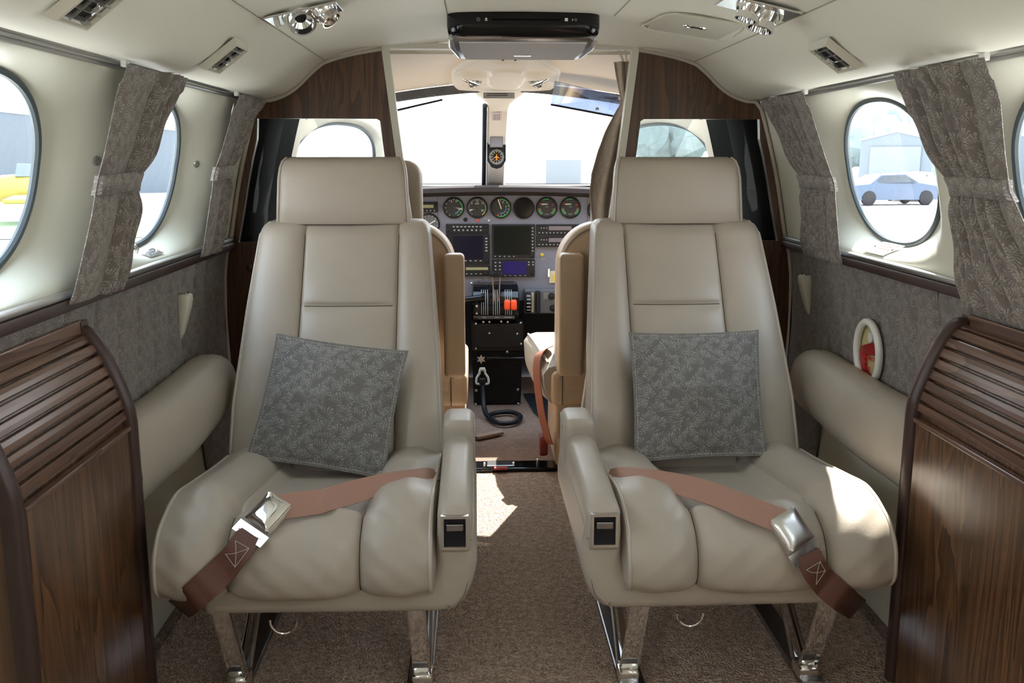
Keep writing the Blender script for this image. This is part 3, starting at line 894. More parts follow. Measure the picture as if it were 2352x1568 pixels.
    MX = Matrix(((s, 0, 0, XO(s)), (0, 0, 1, fr - 0.006), (0, 1, 0, 0), (0, 0, 0, 1)))
    mb = MB(); mb.prism(out_, 0.010, [inn], MX); bez = obj('recline_control', mb, CHROME_DULL, t, smooth=False, label='metal-framed recline control on the armrest front')
    mb = MB(); mb.bx((X(s, q0 + 0.004), fr - 0.001, z0 + 0.004), (X(s, q1 - 0.004), fr + 0.002, z1 - 0.004)); obj('recess', mb, BLACK, bez, smooth=False)
    mb = MB(); mb.bx((X(s, q0 + 0.009), fr - 0.008, z1 - 0.027), (X(s, q1 - 0.009), fr - 0.002, z1 - 0.014), 0.002); obj('lever', mb, GUNMETAL, bez, smooth=False)
    mb = MB(); mb.bx((X(s, q0 + 0.0225), fr - 0.0018, z0 + 0.022), (X(s, q0 + 0.0255), fr - 0.0008, z0 + 0.030)); obj('keyhole', mb, BLACK, bez, smooth=False)
    # two V-shaped chrome legs, release ring
    for q in (0.205, 0.555):
        mb = MB()
        foot = Vector((X(s, q), 1.700, 0.012))
        for top, wx, wy in ((Vector((X(s, q + 0.006), 1.615, 0.210)), 0.034, 0.009), (Vector((X(s, q - 0.004), 1.985, 0.210)), 0.012, 0.036)):
            d = (top - foot); l = d.length
            zz = d.normalized(); xx = (Vector((1, 0, 0)) - zz * zz.x).normalized(); yy = zz.cross(xx)
            rot = Matrix(((xx.x, yy.x, zz.x), (xx.y, yy.y, zz.y), (xx.z, yy.z, zz.z)))
            mb.box((foot + top) / 2, (wx, wy, l), 0.002, 1, rot)
            mb.box((foot + top) / 2 + xx * (wx / 2 - 0.002), (0.004, wy + 0.014, l), 0.001, 1, rot)
        mb.box(foot + Vector((0, 0, 0.004)), (0.040, 0.05, 0.030), 0.006)
        lg = obj('leg', mb, CHROME, t, angle=30)
        mb = MB()
        for dy in (0.0, ): mb.lathe([(0, 0), (0.010, 0), (0.010, 0.006), (0.006, 0.010), (0, 0.010)], foot + Vector((-s * 0.0, -0.012, -0.008)), (0, -0.3, 1), 6)
        obj('foot_bolt', mb, CHROME, lg)
        mb = MB(); mb.tube([(X(s, q - 0.02), 1.90, 0.195), (X(s, q - 0.014), 1.735, 0.022)], 0.0028, 6); obj('brace_rod', mb, CHROME, lg)
    mb = MB(); mb.bx((X(s, 0.185), 1.66, 0.0), (X(s, 0.235), 2.1, 0.012), 0.003); obj('floor_rail', mb, GUNMETAL, t, smooth=False)
    mb = MB(); mb.bx((X(s, 0.535), 1.66, 0.0), (X(s, 0.580), 2.1, 0.012), 0.003); obj('floor_rail', mb, GUNMETAL, t, smooth=False)
    qc = 0.445 if s < 0 else 0.300
    mb = MB(); mb.tube([(X(s, qc + 0.024 * math.cos(a)), 1.60, 0.190 - 0.026 * math.sin(a)) for a in [PI * k / 16 for k in range(17)]], 0.0024, 8); obj('release_ring', mb, CHROME, t)
    return t
seatL = make_seat(-1, 'left cream leather seat, pillow tilted on it, wholly in shade')
seatR = make_seat(1, 'right cream leather seat with a sunlit patch on the outer cushion corner')

# trees of the upholstery, to lay belts and pillows on
def bvh_of(mb):
    return BVHTree.FromBMesh(mb.bm)
_cush = {}
for s in (-1, 1):
    m = cushion_mb(s); bmesh.ops.recalc_face_normals(m.bm, faces=m.bm.faces[:]); _cush[s] = bvh_of(m); m.bm.free()
def on_cushion(s, px, py, lift=0.004):
    """point of the cushion surface seen at this spot of the photograph"""
    h = _cush[s].ray_cast(CAM, ray(px, py).normalized())
    if h[0] is None: return None
    n = h[1] if h[1].dot(ray(px, py)) < 0 else -h[1]
    return h[0] + n * lift, n

# ------------------------------------------------------------------ seat belts
def strap(mb, pts, nrm, w, th=0.0022):
    m = len(pts); rings = []
    for i in range(m):
        t = (pts[min(i + 1, m - 1)] - pts[max(0, i - 1)]).normalized()
        n = nrm[i]; n = (n - t * n.dot(t)).normalized(); b = t.cross(n)
        ww = (w[i] if isinstance(w, list) else w) / 2
        rings.append([pts[i] - b * ww, pts[i] + b * ww, pts[i] + b * ww + n * th, pts[i] - b * ww + n * th])
    mb.loft(rings)
def frame_at(p, t, n):
    z = n.normalized(); x = (t - z * t.dot(z)).normalized(); y = z.cross(x)
    return Matrix(((x.x, y.x, z.x, p.x), (x.y, y.y, z.y, p.y), (x.z, y.z, z.z, p.z), (0, 0, 0, 1)))
def make_belt(s, lab, upx, buckle, lowx, tail, bw):
    t = thing('seat_belt', lab, 'seat belt', (0, 0, 0), 'lap belts')
    def lay(px, lift):
        P, N = [], []
        for x, y in px:
            r = on_cushion(s, x, y, lift)
            if r is None: continue
            P.append(r[0]); N.append(r[1])
        return P, N
    def dense(px, n): return [(p.x, p.y) for p in spline([(x, y, 0) for x, y in px], n)]
    bc, bn = on_cushion(s, *buckle[0], 0.010)
    be, en = on_cushion(s, *buckle[1], 0.010)
    bn = (bn + en + Vector((0, -0.5, 0.5))).normalized()
    fm = frame_at(bc, be - bc, bn)
    org = bc.copy(); t.location = org; ORIGIN[t.name] = org
    def taut(px, d0, d1, lift):
        """strap pulled straight between two distances, riding over whatever bulges up beneath"""
        out = []
        for i, (x, y) in enumerate(px):
            r = ray(x, y).normalized(); d = lerp(d0, d1, i / (len(px) - 1))
            h = _cush[s].ray_cast(CAM, r)
            if h[0] is not None: d = min(d, h[3] - lift)
            out.append(CAM + r * d)
        return out
    def clear(P, N, half, lift=0.005):
        """bring a strap forward wherever the cushion would swallow its middle or edges"""
        out = []
        for i, p in enumerate(P):
            tt = (P[min(i + 1, len(P) - 1)] - P[max(0, i - 1)]).normalized(); n = (N[i] - tt * N[i].dot(tt)).normalized(); b_ = tt.cross(n)
            push = 0.0
            for lat in (-half, -half / 2, 0, half / 2, half):
                e = p + b_ * lat; r = (e - CAM).normalized(); h = _cush[s].ray_cast(CAM, r)
                if h[0] is not None: push = max(push, min((e - CAM).length - h[3] + lift, 0.06))
            out.append(p - (p - CAM).normalized() * push)
        return out
    first = on_cushion(s, *upx[0], 0.005)[0]
    P = taut(dense(upx, 40), (first - CAM).length, (fm @ Vector((-0.012, 0, 0.006)) - CAM).length, 0.006)
    for _ in range(8): P = [P[0]] + [(P[i - 1] + P[i + 1]) / 2 for i in range(1, len(P) - 1)] + [P[-1]]
    n0 = Vector((s * -0.45, -0.45, 0.75))
    N = [n0.copy() for _ in P]
    for _ in range(6):
        P = [P[0]] + [(P[i - 1] + P[i + 1] + P[i] * 2) / 4 for i in range(1, len(P) - 1)] + [P[-1]]
        N = [N[0]] + [((N[i - 1] + N[i + 1] + N[i]) / 3).normalized() for i in range(1, len(N) - 1)] + [N[-1]]
    end = fm @ Vector((-0.012, 0, 0.005))
    P.append(end); N.append(bn)
    face = Vector((0, -0.80, 0.60))
    N = [N[i].lerp(face, 0.85 * sst(0.1, 0.5, i / (len(N) - 1))).normalized() for i in range(len(N))]
    m = len(P)
    tw = [0.030 + 0.016 * sst(0.25, 0.75, i / (m - 1)) for i in range(m)]
    mb = MB(); strap(mb, P, N, tw); obj('webbing', mb, BELT_PALE, t, angle=50)
    start = fm @ Vector((0.047, 0, 0.004))
    # beyond the cushion edge the strap hangs down past the pan
    T_ = [atY(x, y, Y) for x, y, Y in tail]
    P2 = [start] + taut(dense(lowx, 14), (start - CAM).length, (T_[0] - CAM).length, 0.010) + T_
    for _ in range(4): P2 = [P2[0]] + [(P2[i - 1] + P2[i + 1]) / 2 for i in range(1, len(P2) - 1)] + [P2[-1]]
    N2 = [bn.lerp(Vector((0, -1, 0.1)), i / 29) for i in range(30)]
    P2 = spline(P2, 30)
    for _ in range(3):
        N2 = [N2[0]] + [((N2[i - 1] + N2[i + 1] + N2[i]) / 3).normalized() for i in range(1, len(N2) - 1)] + [N2[-1]]
        P2 = P2[:1] + [P2[i].lerp((P2[i - 1] + P2[i + 1]) / 2, 0.6) for i in range(1, len(P2) - 1)] + [P2[-1]]
    P2 = [P2[0].lerp(p, 1) + Vector((0, -0.008, 0.002)) * min(1, i / 4) for i, p in enumerate(P2)]
    P2 = clear(P2, N2, 0.024); P2 = [P2[0]] + [(P2[i - 1] + P2[i] * 2 + P2[i + 1]) / 4 for i in range(1, len(P2) - 1)] + [P2[-1]]; P2 = clear(P2, N2, 0.024, 0.003)
    mb = MB(); strap(mb, P2, N2, 0.050); st = obj('strap', mb, BELT, t, angle=50)
    # stitched cross on the strap
    def on_strap(k, lat):
        i = min(int(k), len(P2) - 2); f = k - i
        p = P2[i].lerp(P2[i + 1], f); tt = (P2[i + 1] - P2[i]).normalized(); n = N2[i].lerp(N2[i + 1], f)
        n = (n - tt * n.dot(tt)).normalized(); return p + tt.cross(n) * lat + n * 0.0029
    Ls = [0.0]
    for i in range(1, len(P2)): Ls.append(Ls[-1] + (P2[i] - P2[i - 1]).length)
    def idx(l):
        for i in range(len(Ls) - 1):
            if l <= Ls[i + 1]: return i + (l - Ls[i]) / max(1e-9, Ls[i + 1] - Ls[i])
        return len(Ls) - 1.01
    l0, l1, hw_ = 0.022, 0.054, 0.015
    mb = MB()
    for (la, wa), (lb, wb) in (((l0, -hw_), (l1, hw_)), ((l0, hw_), (l1, -hw_)), ((l0, -hw_), (l0, hw_)), ((l1, -hw_), (l1, hw_)), ((l0, -hw_), (l1, -hw_))):
        mb.tube([on_strap(idx(lerp(la, lb, k / 10)), lerp(wa, wb, k / 10)) for k in range(11)], 0.0005, 5)
    obj('stitching', mb, STITCH, st)
    # buckle: lift-up cover over a body, tongue plate
    L, W = bw
    mb = MB(); mb.box((0, 0, 0.004), (L * 0.96, W, 0.014), 0.003); 
    bmesh.ops.transform(mb.bm, matrix=fm, verts=mb.bm.verts[:]); bk = obj('buckle', mb, CHROME, t, angle=30)
    mb = MB(); rings = []
    def cov(u, v):
        x = lerp(-L / 2, L / 2, u); y = lerp(-W / 2 + 0.002, W / 2 - 0.002, v)
        return (x, y, 0.0125 + 0.006 * (chan(u, 0, 1, 4) * chan(v, 0, 1, 4)))
    mb.grid(cov, 20, 20); bmesh.ops.transform(mb.bm, matrix=fm, verts=mb.bm.verts[:]); obj('buckle_cover', mb, CHROME_DULL if s > 0 else CHROME, bk, angle=60)
    mb = MB()
    a = L / 2 + 0.004
    plate = [(a, -W / 2 - 0.006), (a + 0.022, -W / 2 - 0.006), (a + 0.022, -W / 2 + 0.004), (a + 0.011, -W / 2 + 0.008), (a + 0.011, W / 2 - 0.008), (a + 0.022, W / 2 - 0.004), (a + 0.022, W / 2 + 0.006), (a, W / 2 + 0.006)]
    mb.prism(plate, 0.003, (), fm @ Matrix.Translation((0, 0, 0.003))); obj('tongue_plate', mb, CHROME, bk, smooth=False)
    return t
make_belt(-1, 'lap belt lying across the left seat, its chrome buckle left of centre', [(1003, 1092), (985, 1088), (940, 1096), (860, 1116), (780, 1140), (735, 1152)], [(622, 1190), (577, 1236)],
          [(555, 1262), (530, 1290), (505, 1315), (488, 1332)], [(462, 1356, 1.575), (440, 1378, 1.60), (424, 1392, 1.66), (415, 1395, 1.75)], (0.062, 0.056))
make_belt(1, 'lap belt lying across the right seat, its satin buckle towards the right cabinet', [(1398, 1092), (1430, 1086), (1480, 1094), (1560, 1112), (1640, 1135), (1700, 1160)], [(1810, 1222), (1843, 1272)],
          [(1860, 1298), (1878, 1322), (1892, 1338)], [(1915, 1362, 1.575), (1938, 1384, 1.60), (1955, 1394, 1.66), (1965, 1396, 1.75)], (0.062, 0.056))

# ------------------------------------------------------------------ throw pillows
def make_pillow(s, px, lab, out):
    n = Vector((0, -0.85, 0.52)).normalized()
    p0 = Vector((0, back_front(0.45), 0.45)) + n * out
    W = []
    for x, y in px:
        d = ray(x, y); k = (p0 - CAM).dot(n) / d.dot(n); W.append(CAM + d * k)
    tl, tr, br, bl = W
    lab_t = thing('throw_pillow', lab, 'pillow', (bl + br) / 2, 'coral-print throw pillows')
    wd = ((tr - tl).length + (br - bl).length) / 2; hd = ((tl - bl).length + (tr - br).length) / 2
    def side(sign):
        def fn(u, v):
            # u across, v up; sides pulled in between the corners
            pin = 0.020
            uu = lerp(u, u + (0.5 - u) * 2 * pin * 4 * v * (1 - v), 1); vv = v + (0.5 - v) * 2 * pin * 4 * u * (1 - u)
            p = bl.lerp(br, uu).lerp(tl.lerp(tr, uu), vv)
            eu, ev = min(u, 1 - u) - 0.035, min(v, 1 - v) - 0.035
            h = 0.0035
            if eu > 0 and ev > 0: h += 0.056 * (min(1, eu / 0.465) ** 0.55) * (min(1, ev / 0.465) ** 0.55)
            h += 0.0015 * math.sin(u * 19 + v * 7) * math.sin(v * 23) * clamp(min(eu, ev) * 12)
            return p + n * (sign * h)
        return fn
    mb = MB()
    for sign in (1, -0.75):
        mb.grid(side(sign), 56, 56, lambda u, v: (u * wd, v * hd))
    # edge band between the two faces
    f1, f2 = side(1), side(-0.75)
    edge = [(k / 56, 0) for k in range(56)] + [(1, k / 56) for k in range(56)] + [(1 - k / 56, 1) for k in range(56)] + [(0, 1 - k / 56) for k in range(56)]
    mb.loft([[f1(u, v) for u, v in edge], [f2(u, v) for u, v in edge]], True, False)
    bmesh.ops.remove_doubles(mb.bm, verts=mb.bm.verts[:], dist=0.0003)
    obj('pillow_cover', mb, FABRIC_PILLOW, lab_t, angle=80)
    # pale stitching round the flange
    mb = MB(); f = side(1); st = 0.022
    loop = [(lerp(st, 1 - st, k / 40), st) for k in range(40)] + [(1 - st, lerp(st, 1 - st, k / 40)) for k in range(40)] + [(lerp(1 - st, st, k / 40), 1 - st) for k in range(40)] + [(st, lerp(1 - st, st, k / 40)) for k in range(40)]
    for i in range(0, len(loop)):
        a = f(*loop[i]) + n * 0.0006; b = f(*loop[(i + 1) % len(loop)]) + n * 0.0006
        mb.tube([a, a.lerp(b, 0.62)], 0.0006, 4)
    obj('stitching', mb, STITCH, lab_t)
make_pillow(-1, [(636, 766), (938, 806), (884, 1102), (564, 1054)], 'grey coral-print pillow tipped over on the left seat', 0.058)
make_pillow(1, [(1444, 764), (1742, 758), (1762, 1048), (1456, 1064)], 'grey coral-print pillow propped upright on the right seat', 0.058)

# ================================================================== CURTAINS
def curtain(sgn, rows, pleats, flat, lab, tie_z, tab=True, pleat_side=1, depth=0.022):
    """rows: (z, y_near, y_far); flat: share of the width that hangs as one broad plain fold at the near side"""
    t = thing('window_curtain', lab, 'curtain', (sgn * 0.74, (rows[0][1] + rows[0][2]) / 2, rows[-1][0]), 'coral-print side window curtains')
    rows = sorted(rows)
    Z = [r[0] for r in rows]
    yn = lambda z: interp(z, [(r[0], r[1]) for r in rows]); yf = lambda z: interp(z, [(r[0], r[2]) for r in rows])
    z0, z1 = rows[0][0], rows[-1][0]
    NU, NV = 240, 60
    def tied(z): return math.exp(-((z - tie_z) / 0.03) ** 2)
    def pt(u, z, lift=0.0):
        a, b = yn(z), yf(z)
        uu = u if pleat_side > 0 else 1 - u
        y = lerp(a, b, uu)
        if u < flat:
            h = 0.010 + 0.006 * math.sin(u / flat * PI) + 0.004 * (1 - u / flat)
        else:
            k = (u - flat) / (1 - flat)
            ph = k * pleats * 2 * PI + 0.12 * math.sin(z * 19) + 0.06 * math.sin(z * 41 + u * 8)
            amp = depth * (0.55 + 0.45 * math.sin(u * 37) ** 2) * (1 - 0.45 * tied(z))
            h = 0.006 + amp * abs(math.sin(ph / 2)) ** 0.7 + 0.002 * math.sin(z * 60 + u * 30)
        h += 0.006 * (1 - abs(2 * u - 1)) - 0.004 * tied(z)
        if tab and z > z1 - 0.03: h += 0.004
        return Vector((sgn * (xw(z) - 0.012 - h - lift), y + 0.0015 * math.sin(z * 25 + u * 3), z))
    mb = MB()
    mb.grid(lambda u, v: pt(u, lerp(z0, z1, v)), NU, NV, lambda u, v: ((min(u, flat) * 0.28 + max(0, u - flat) * 0.28 * 2.3), lerp(z0, z1, v) * 1.1))
    cl = obj('curtain_cloth', mb, FABRIC, t, angle=80)
    md = cl.modifiers.new('cloth_thickness', 'SOLIDIFY'); md.thickness = 0.0016; md.offset = -1 * 0
    # tie band
    mb = MB(); rings = []
    for v in range(3):
        z = tie_z - 0.016 + 0.016 * v
        ring = []
        for k in range(41):
            u = lerp(0.0, 1.0, k / 40); a, b = yn(z), yf(z)
            h = 0.016 + 0.010 * math.sin(PI * clamp(u)) ** 0.5 - (0.012 if k in (0, 40) else 0)
            ring.append((sgn * (xw(z) - 0.012 - h), lerp(a, b, u) , z + 0.003 * math.sin(u * 3)))
        rings.append(ring)
    R_ = rings
    mb.grid(lambda u, v: R_[int(round(v * 2))][int(round(u * 40))], 40, 2, lambda u, v: (u * 0.24, v * 0.034))
    tb = obj('tie_band', mb, FABRIC, t, angle=80)
    md = tb.modifiers.new('cloth_thickness', 'SOLIDIFY'); md.thickness = 0.003; md.offset = 0
    # glider tabs clipped in the rail
    for y in (lerp(yn(z1), yf(z1), 0.08), lerp(yn(z1), yf(z1), 0.9)):
        mb = MB(); mb.bx((sgn * (xw(z1) - 0.022), y - 0.009, z1 - 0.003), (sgn * (xw(z1) - 0.012), y + 0.009, z1 + 0.010), 0.002)
        obj('glider', mb, PLASTIC_WHITE, t, smooth=False)
    return t
curtain(-1, [(1.149, 1.630, 1.920), (1.10, 1.622, 1.895), (0.955, 1.625, 1.815), (0.90, 1.610, 1.815), (0.765, 1.565, 1.785)], 4, 0.52, 'broad grey curtain tied back between the two left windows', 0.955, depth=0.028)
curtain(-1, [(1.149, 2.385, 2.64), (1.10, 2.375, 2.59), (0.962, 2.345, 2.50), (0.90, 2.335, 2.50), (0.765, 2.325, 2.485)], 3, 0.50, 'narrow grey curtain by the left bulkhead, its tie band sticking out', 0.962)
curtain(1, [(1.148, 2.255, 2.56), (1.10, 2.245, 2.545), (0.94, 2.200, 2.425), (0.88, 2.200, 2.43), (0.752, 2.215, 2.48)], 9, 0.30, 'finely pleated grey curtain next to the right bulkhead', 0.94, depth=0.018)
curtain(1, [(1.147, 1.455, 1.745), (1.08, 1.440, 1.735), (0.95, 1.465, 1.645), (0.89, 1.415, 1.635), (0.742, 1.230, 1.650)], 6, 0.26, 'wide ruffled grey curtain at the right edge, above the right cabinet', 0.95, depth=0.028)

# ================================================================== SMALL THINGS ON THE WALLS
def wall_frame(sgn, y, z, off=0.0):
    """matrix: local x forward, y up along the wall, z into the cabin"""
    e = 0.006
    up = Vector((sgn * (wall_x(y, z + e) - wall_x(y, z - e)), 0, 2 * e)).normalized()
    al = Vector((sgn * (wall_x(y + e, z) - wall_x(y - e, z)), 2 * e, 0)).normalized()
    nrm = al.cross(up); nrm = nrm if nrm.x * sgn < 0 else -nrm
    nrm.normalize(); fw = up.cross(nrm)
    p = Vector((sgn * wall_x(y, z), y, z)) + nrm * off
    return Matrix(((fw.x, up.x, nrm.x, p.x), (fw.y, up.y, nrm.y, p.y), (fw.z, up.z, nrm.z, p.z), (0, 0, 0, 1)))
def sill_frame(sgn, y, out, lift):
    """frame lying on the sloping sill under a window: x along the wall, y outwards and up"""
    z = min((0.785 + 0.0005 * k for k in range(54)), key=lambda q: abs(wall_x(y, q) - xw(WZ0) - out))
    up = Vector((sgn * 0.070, 0, 0.030)).normalized(); al = Vector((0, -sgn, 0)); nrm = al.cross(up)
    p = Vector((sgn * wall_x(y, z), y, z)) + nrm * lift
    return Matrix(((al.x, up.x, nrm.x, p.x), (al.y, up.y, nrm.y, p.y), (al.z, up.z, nrm.z, p.z), (0, 0, 0, 1)))
def snap(sgn, y, z, lab):
    M = wall_frame(sgn, y, z)
    mb = MB(); c = M.translation; ax = M.to_3x3() @ Vector((0, 0, 1))
    mb.lathe([(0.0085, -0.001), (0.0085, 0.002), (0.006, 0.0035), (0.0055, 0.002), (0.003, 0.002), (0.003, 0.0055), (0, 0.006)], c, ax, 20)
    tag(obj('snap_stud', mb, CHROME_DULL, angle=30), lab, 'stud', 'metal snap studs for the curtain ties')
snap(-1, 1.695, 0.995, 'metal snap stud on the cream wall left of the broad curtain')
snap(-1, 2.392, 0.985, 'metal snap stud between the far left window and the narrow curtain')
snap(1, 2.425, 0.985, 'metal snap stud on the cream wall left of the right-hand window')

def pocket(sgn, y, z, lab):
    t = thing('wall_ashtray', lab, 'ashtray', (sgn * 0.79, y, z), 'cream wall pockets')
    rings = []
    for zz, w, d in ((-0.072, 0.006, 0.003), (-0.06, 0.012, 0.010), (-0.03, 0.017, 0.018), (0.0, 0.021, 0.026), (0.022, 0.023, 0.030), (0.032, 0.021, 0.028), (0.035, 0.016, 0.022)):
        ring = []
        for k in range(20):
            a = 2 * PI * k / 20; c, s_ = math.cos(a), math.sin(a)
            xx = math.copysign(abs(c) ** 0.5, c) * w; dd = (0.5 + 0.5 * math.copysign(abs(s_) ** 0.5, s_)) * d
            ring.append((sgn * (xw(z + zz) - 0.013 - dd), y + xx, z + zz))
        rings.append(ring)
    mb = MB(); mb.loft(rings); obj('body', mb, PLASTIC_CREAM, t, angle=60)
    mb = MB(); mb.box((sgn * (xw(z) - 0.027), y, z + 0.036), (0.018, 0.026, 0.004), 0.0015); obj('lid', mb, CHROME, t, smooth=False, label='chrome lid')
    mb = MB(); mb.box((sgn * (xw(z) - 0.0145), y, z + 0.041), (0.003, 0.030, 0.012), 0.001); obj('hinge_tab', mb, PLASTIC_CREAM, t, smooth=False)
pocket(-1, 2.235, 0.655, 'cream tapered ashtray pocket on the left wall panel above the armrest')
pocket(1, 2.50, 0.660, 'cream tapered ashtray pocket on the right wall panel beside the seat back')

# metal plate and hook under the far left window
M = sill_frame(-1, 2.095, 0.020, 0.004)
t = thing('metal_placard', 'small riveted metal plate under the far left window', 'sign', M.translation)
mb = MB(); mb.box((0, 0, 0), (0.090, 0.026, 0.0012), 0.0003, 1); bmesh.ops.transform(mb.bm, matrix=M, verts=mb.bm.verts[:]); obj('plate', mb, ALU, t, smooth=False)
mb = MB()
for row, segs in ((0.004, ((-0.025, -0.012), (-0.009, 0.004), (0.007, 0.024))), (-0.005, ((-0.018, -0.004), (0.0, 0.020)))):
    for a, b in segs: mb.box(((a + b) / 2, row, 0.0008), (b - a, 0.0035, 0.0003))
bmesh.ops.transform(mb.bm, matrix=M, verts=mb.bm.verts[:]); obj('engraving', mb, GREYMARK, t, smooth=False)
for x in (-0.039, 0.039):
    mb = MB(); mb.lathe([(0, 0), (0.004, 0), (0.003, 0.002), (0, 0.0025)], M @ Vector((x, 0, 0.0006)), M.to_3x3() @ Vector((0, 0, 1)), 12); obj('rivet', mb, CHROME, t)
M2 = sill_frame(-1, 2.06, 0.040, 0.0)
mb = MB(); mb.tube([M2 @ Vector(p) for p in ((0, 0, -0.003), (0, 0, 0.008), (0, 0.006, 0.013), (0, 0.014, 0.012))], [0.004, 0.004, 0.0035, 0.003], 8)
tag(obj('coat_hook', mb, CHROME), 'tiny chrome hook just above the riveted metal plate', 'hook')

PRINTRED = plain('printed_red', srgb(205, 110, 96), 0.6)
# EMERGENCY EXIT card below the right window
M = sill_frame(1, 2.09, 0.028, 0.005)
t = thing('exit_placard', 'cream EMERGENCY EXIT placard with red lettering under the right window', 'sign', M.translation)
mb = MB(); mb.prism([(-0.055, -0.026), (0.055, -0.026), (0.055, 0.025), (-0.055, 0.025)], 0.001, (), M); obj('plate', mb, PLASTIC_WHITE, t, smooth=False)
xd = M.to_3x3() @ Vector((1, 0, 0)); yd = M.to_3x3() @ Vector((0, 1, 0))
for body, size, y in (('EMERGENCY EXIT', 0.0098, 0.018), ('1.TURN HANDLE (OPEN)', 0.0066, 0.007), ('PULL DOOR IN & DOWN', 0.0066, -0.003)):
    mb = text_mb(body, size, M @ Vector((0, y, 0.0014)), xd, yd); obj('lettering', mb, PRINTRED, t, smooth=False, label='red lettering')
mb = MB()
for y, a, b in ((-0.012, -0.040, 0.040), (-0.0175, -0.044, 0.042), (-0.0225, -0.020, 0.022)): mb.box(((a + b) / 2, y, 0.0012), (b - a, 0.0016, 0.0004))
bmesh.ops.transform(mb.bm, matrix=M, verts=mb.bm.verts[:]); obj('fine_print', mb, GREYMARK, t, smooth=False)
for x in (-0.046, 0.046):
    mb = MB(); mb.lathe([(0, 0), (0.0045, 0), (0.003, 0.0015), (0, 0.002)], M @ Vector((x, 0.002, 0.001)), M.to_3x3() @ Vector((0, 0, 1)), 12); obj('rivet', mb, GUNMETAL, t)

# oval emergency handle window in the right side panel
yc_, zc_ = 2.075, 0.572
M = wall_frame(1, yc_, zc_, 0.0255)
t = thing('emergency_handle', 'oval cream ring window over a red emergency exit handle on the right wall', 'emergency handle', M.translation)
E = lambda a, k=1.0: (0.062 * k * math.cos(a), 0.069 * k * math.sin(a))
mb = MB(); mb.tube([M @ Vector((*E(2 * PI * k / 64), 0.003)) for k in range(64)], 0.0085, 10, closed=True); obj('ring', mb, PLASTIC_WHITE, t)
mb = MB(); mb.loft([[M @ Vector((*E(2 * PI * k / 64, 1.0), 0.0)) for k in range(64)], [M @ Vector((*E(2 * PI * k / 64, 0.98), -0.006)) for k in range(64)]], True, False)
mb.poly([M @ Vector((*E(2 * PI * k / 64, 0.98), -0.006)) for k in range(64)]); obj('recess', mb, plain('recess_cream', srgb(196, 184, 132), 0.5), t)
mb = MB(); mb.prism([(0.058, 0.020), (0.02, 0.026), (-0.040, 0.008), (-0.050, -0.004), (-0.048, -0.046), (-0.020, -0.062), (0.018, -0.058), (0.002, -0.050), (-0.018, -0.040), (-0.022, -0.012), (0.020, -0.002), (0.058, 0.000)], 0.006, (), M @ Matrix.Translation((0, 0, -0.005)))
obj('handle', mb, plain('emergency_red', srgb(150, 30, 32), 0.35), t, smooth=False, label='red handle')
mb = MB(); mb.lathe([(0, 0), (0.012, 0), (0.012, 0.004), (0, 0.005)], M @ Vector((0.0, 0.034, -0.005)), M.to_3x3() @ Vector((0, 0, 1)), 20); obj('white_knob', mb, PLASTIC_WHITE, t)
xd = M.to_3x3() @ Vector((1, 0, 0)); yd = M.to_3x3() @ Vector((0, 1, 0))
for body, y, x in (('EMERGENCY', -0.012, 0.0), ('EXIT', -0.023, -0.012), ('HANDLE', -0.036, -0.010)):
    mb = text_mb(body, 0.0125, M @ Vector((x, y, 0.0022)), xd, yd); obj('lettering', mb, REDMARK, t, smooth=False)

# ================================================================== CEILING FITTINGS
def ceil_frame(x, y, off=0.0):
    dx = 0.008; s_ = (zc(x + dx) - zc(x - dx)) / (2 * dx)
    xa = Vector((1, 0, s_)).normalized(); nrm = Vector((s_, 0, -1)).normalized(); ya = nrm.cross(xa)
    p = Vector((x, y, zc(x))) + nrm * off
    return Matrix(((xa.x, ya.x, nrm.x, p.x), (xa.y, ya.y, nrm.y, p.y), (xa.z, ya.z, nrm.z, p.z), (0, 0, 0, 1)))
def T(mb, M): bmesh.ops.transform(mb.bm, matrix=M, verts=mb.bm.verts[:]); return mb
def vent(x, y, lab):
    t = thing('air_vent', lab, 'vent', (x, y, zc(x)), 'louvred ceiling air vents')
    M = ceil_frame(x, y, 0.002)
    o, i = 0.053, 0.040
    mb = MB(); rings = []
    for hw, hl, z in ((o * 0.82, o, 0), (o * 0.70, o * 0.88, 0.012), (i * 0.86, i + 0.003, 0.013), (i * 0.82, i, 0.008)):
        rings.append([(hw, hl, z), (-hw, hl, z), (-hw, -hl, z), (hw, -hl, z)])
    mb.loft(rings, True, False); obj('frame', T(mb, M), PLASTIC_CREAM, t, angle=20)
    mb = MB(); mb.box((0, 0, 0.002), (i * 1.64, i * 2, 0.002)); obj('duct', T(mb, M), BLACK, t, smooth=False)
    for k in range(4):
        xx = lerp(-i * 0.62, i * 0.62, k / 3)
        mb = MB(); mb.box((xx, 0, 0.009), (0.0075, i * 1.96, 0.0012), rot=Matrix.Rotation(math.radians(70), 3, 'Y')); obj('louvre', T(mb, M), CHROME_DULL, t, smooth=False)
    for yy in (-0.018, 0.018):
        mb = MB(); mb.box((0, yy, 0.010), (i * 1.5, 0.0012, 0.004)); obj('cross_vane', T(mb, M), CHROME_DULL, t, smooth=False)
    mb = MB(); mb.lathe([(0, 0.012), (0.007, 0.012), (0.008, 0.015), (0.004, 0.018), (0, 0.018)], (0, 0, 0), (0, 0, 1), 12)
    mb.box((0, 0, 0.017), (0.018, 0.004, 0.004), 0.001); obj('knob', T(mb, M), ALU, t)
vent(-0.575, 1.905, 'square louvred air vent in the left ceiling duct, ahead of the broad curtain')
vent(0.578, 1.835, 'square louvred air vent in the right ceiling duct, above the pleated curtain')
vent(-0.575, 1.255, 'louvred air vent cut off by the top left edge of the picture')

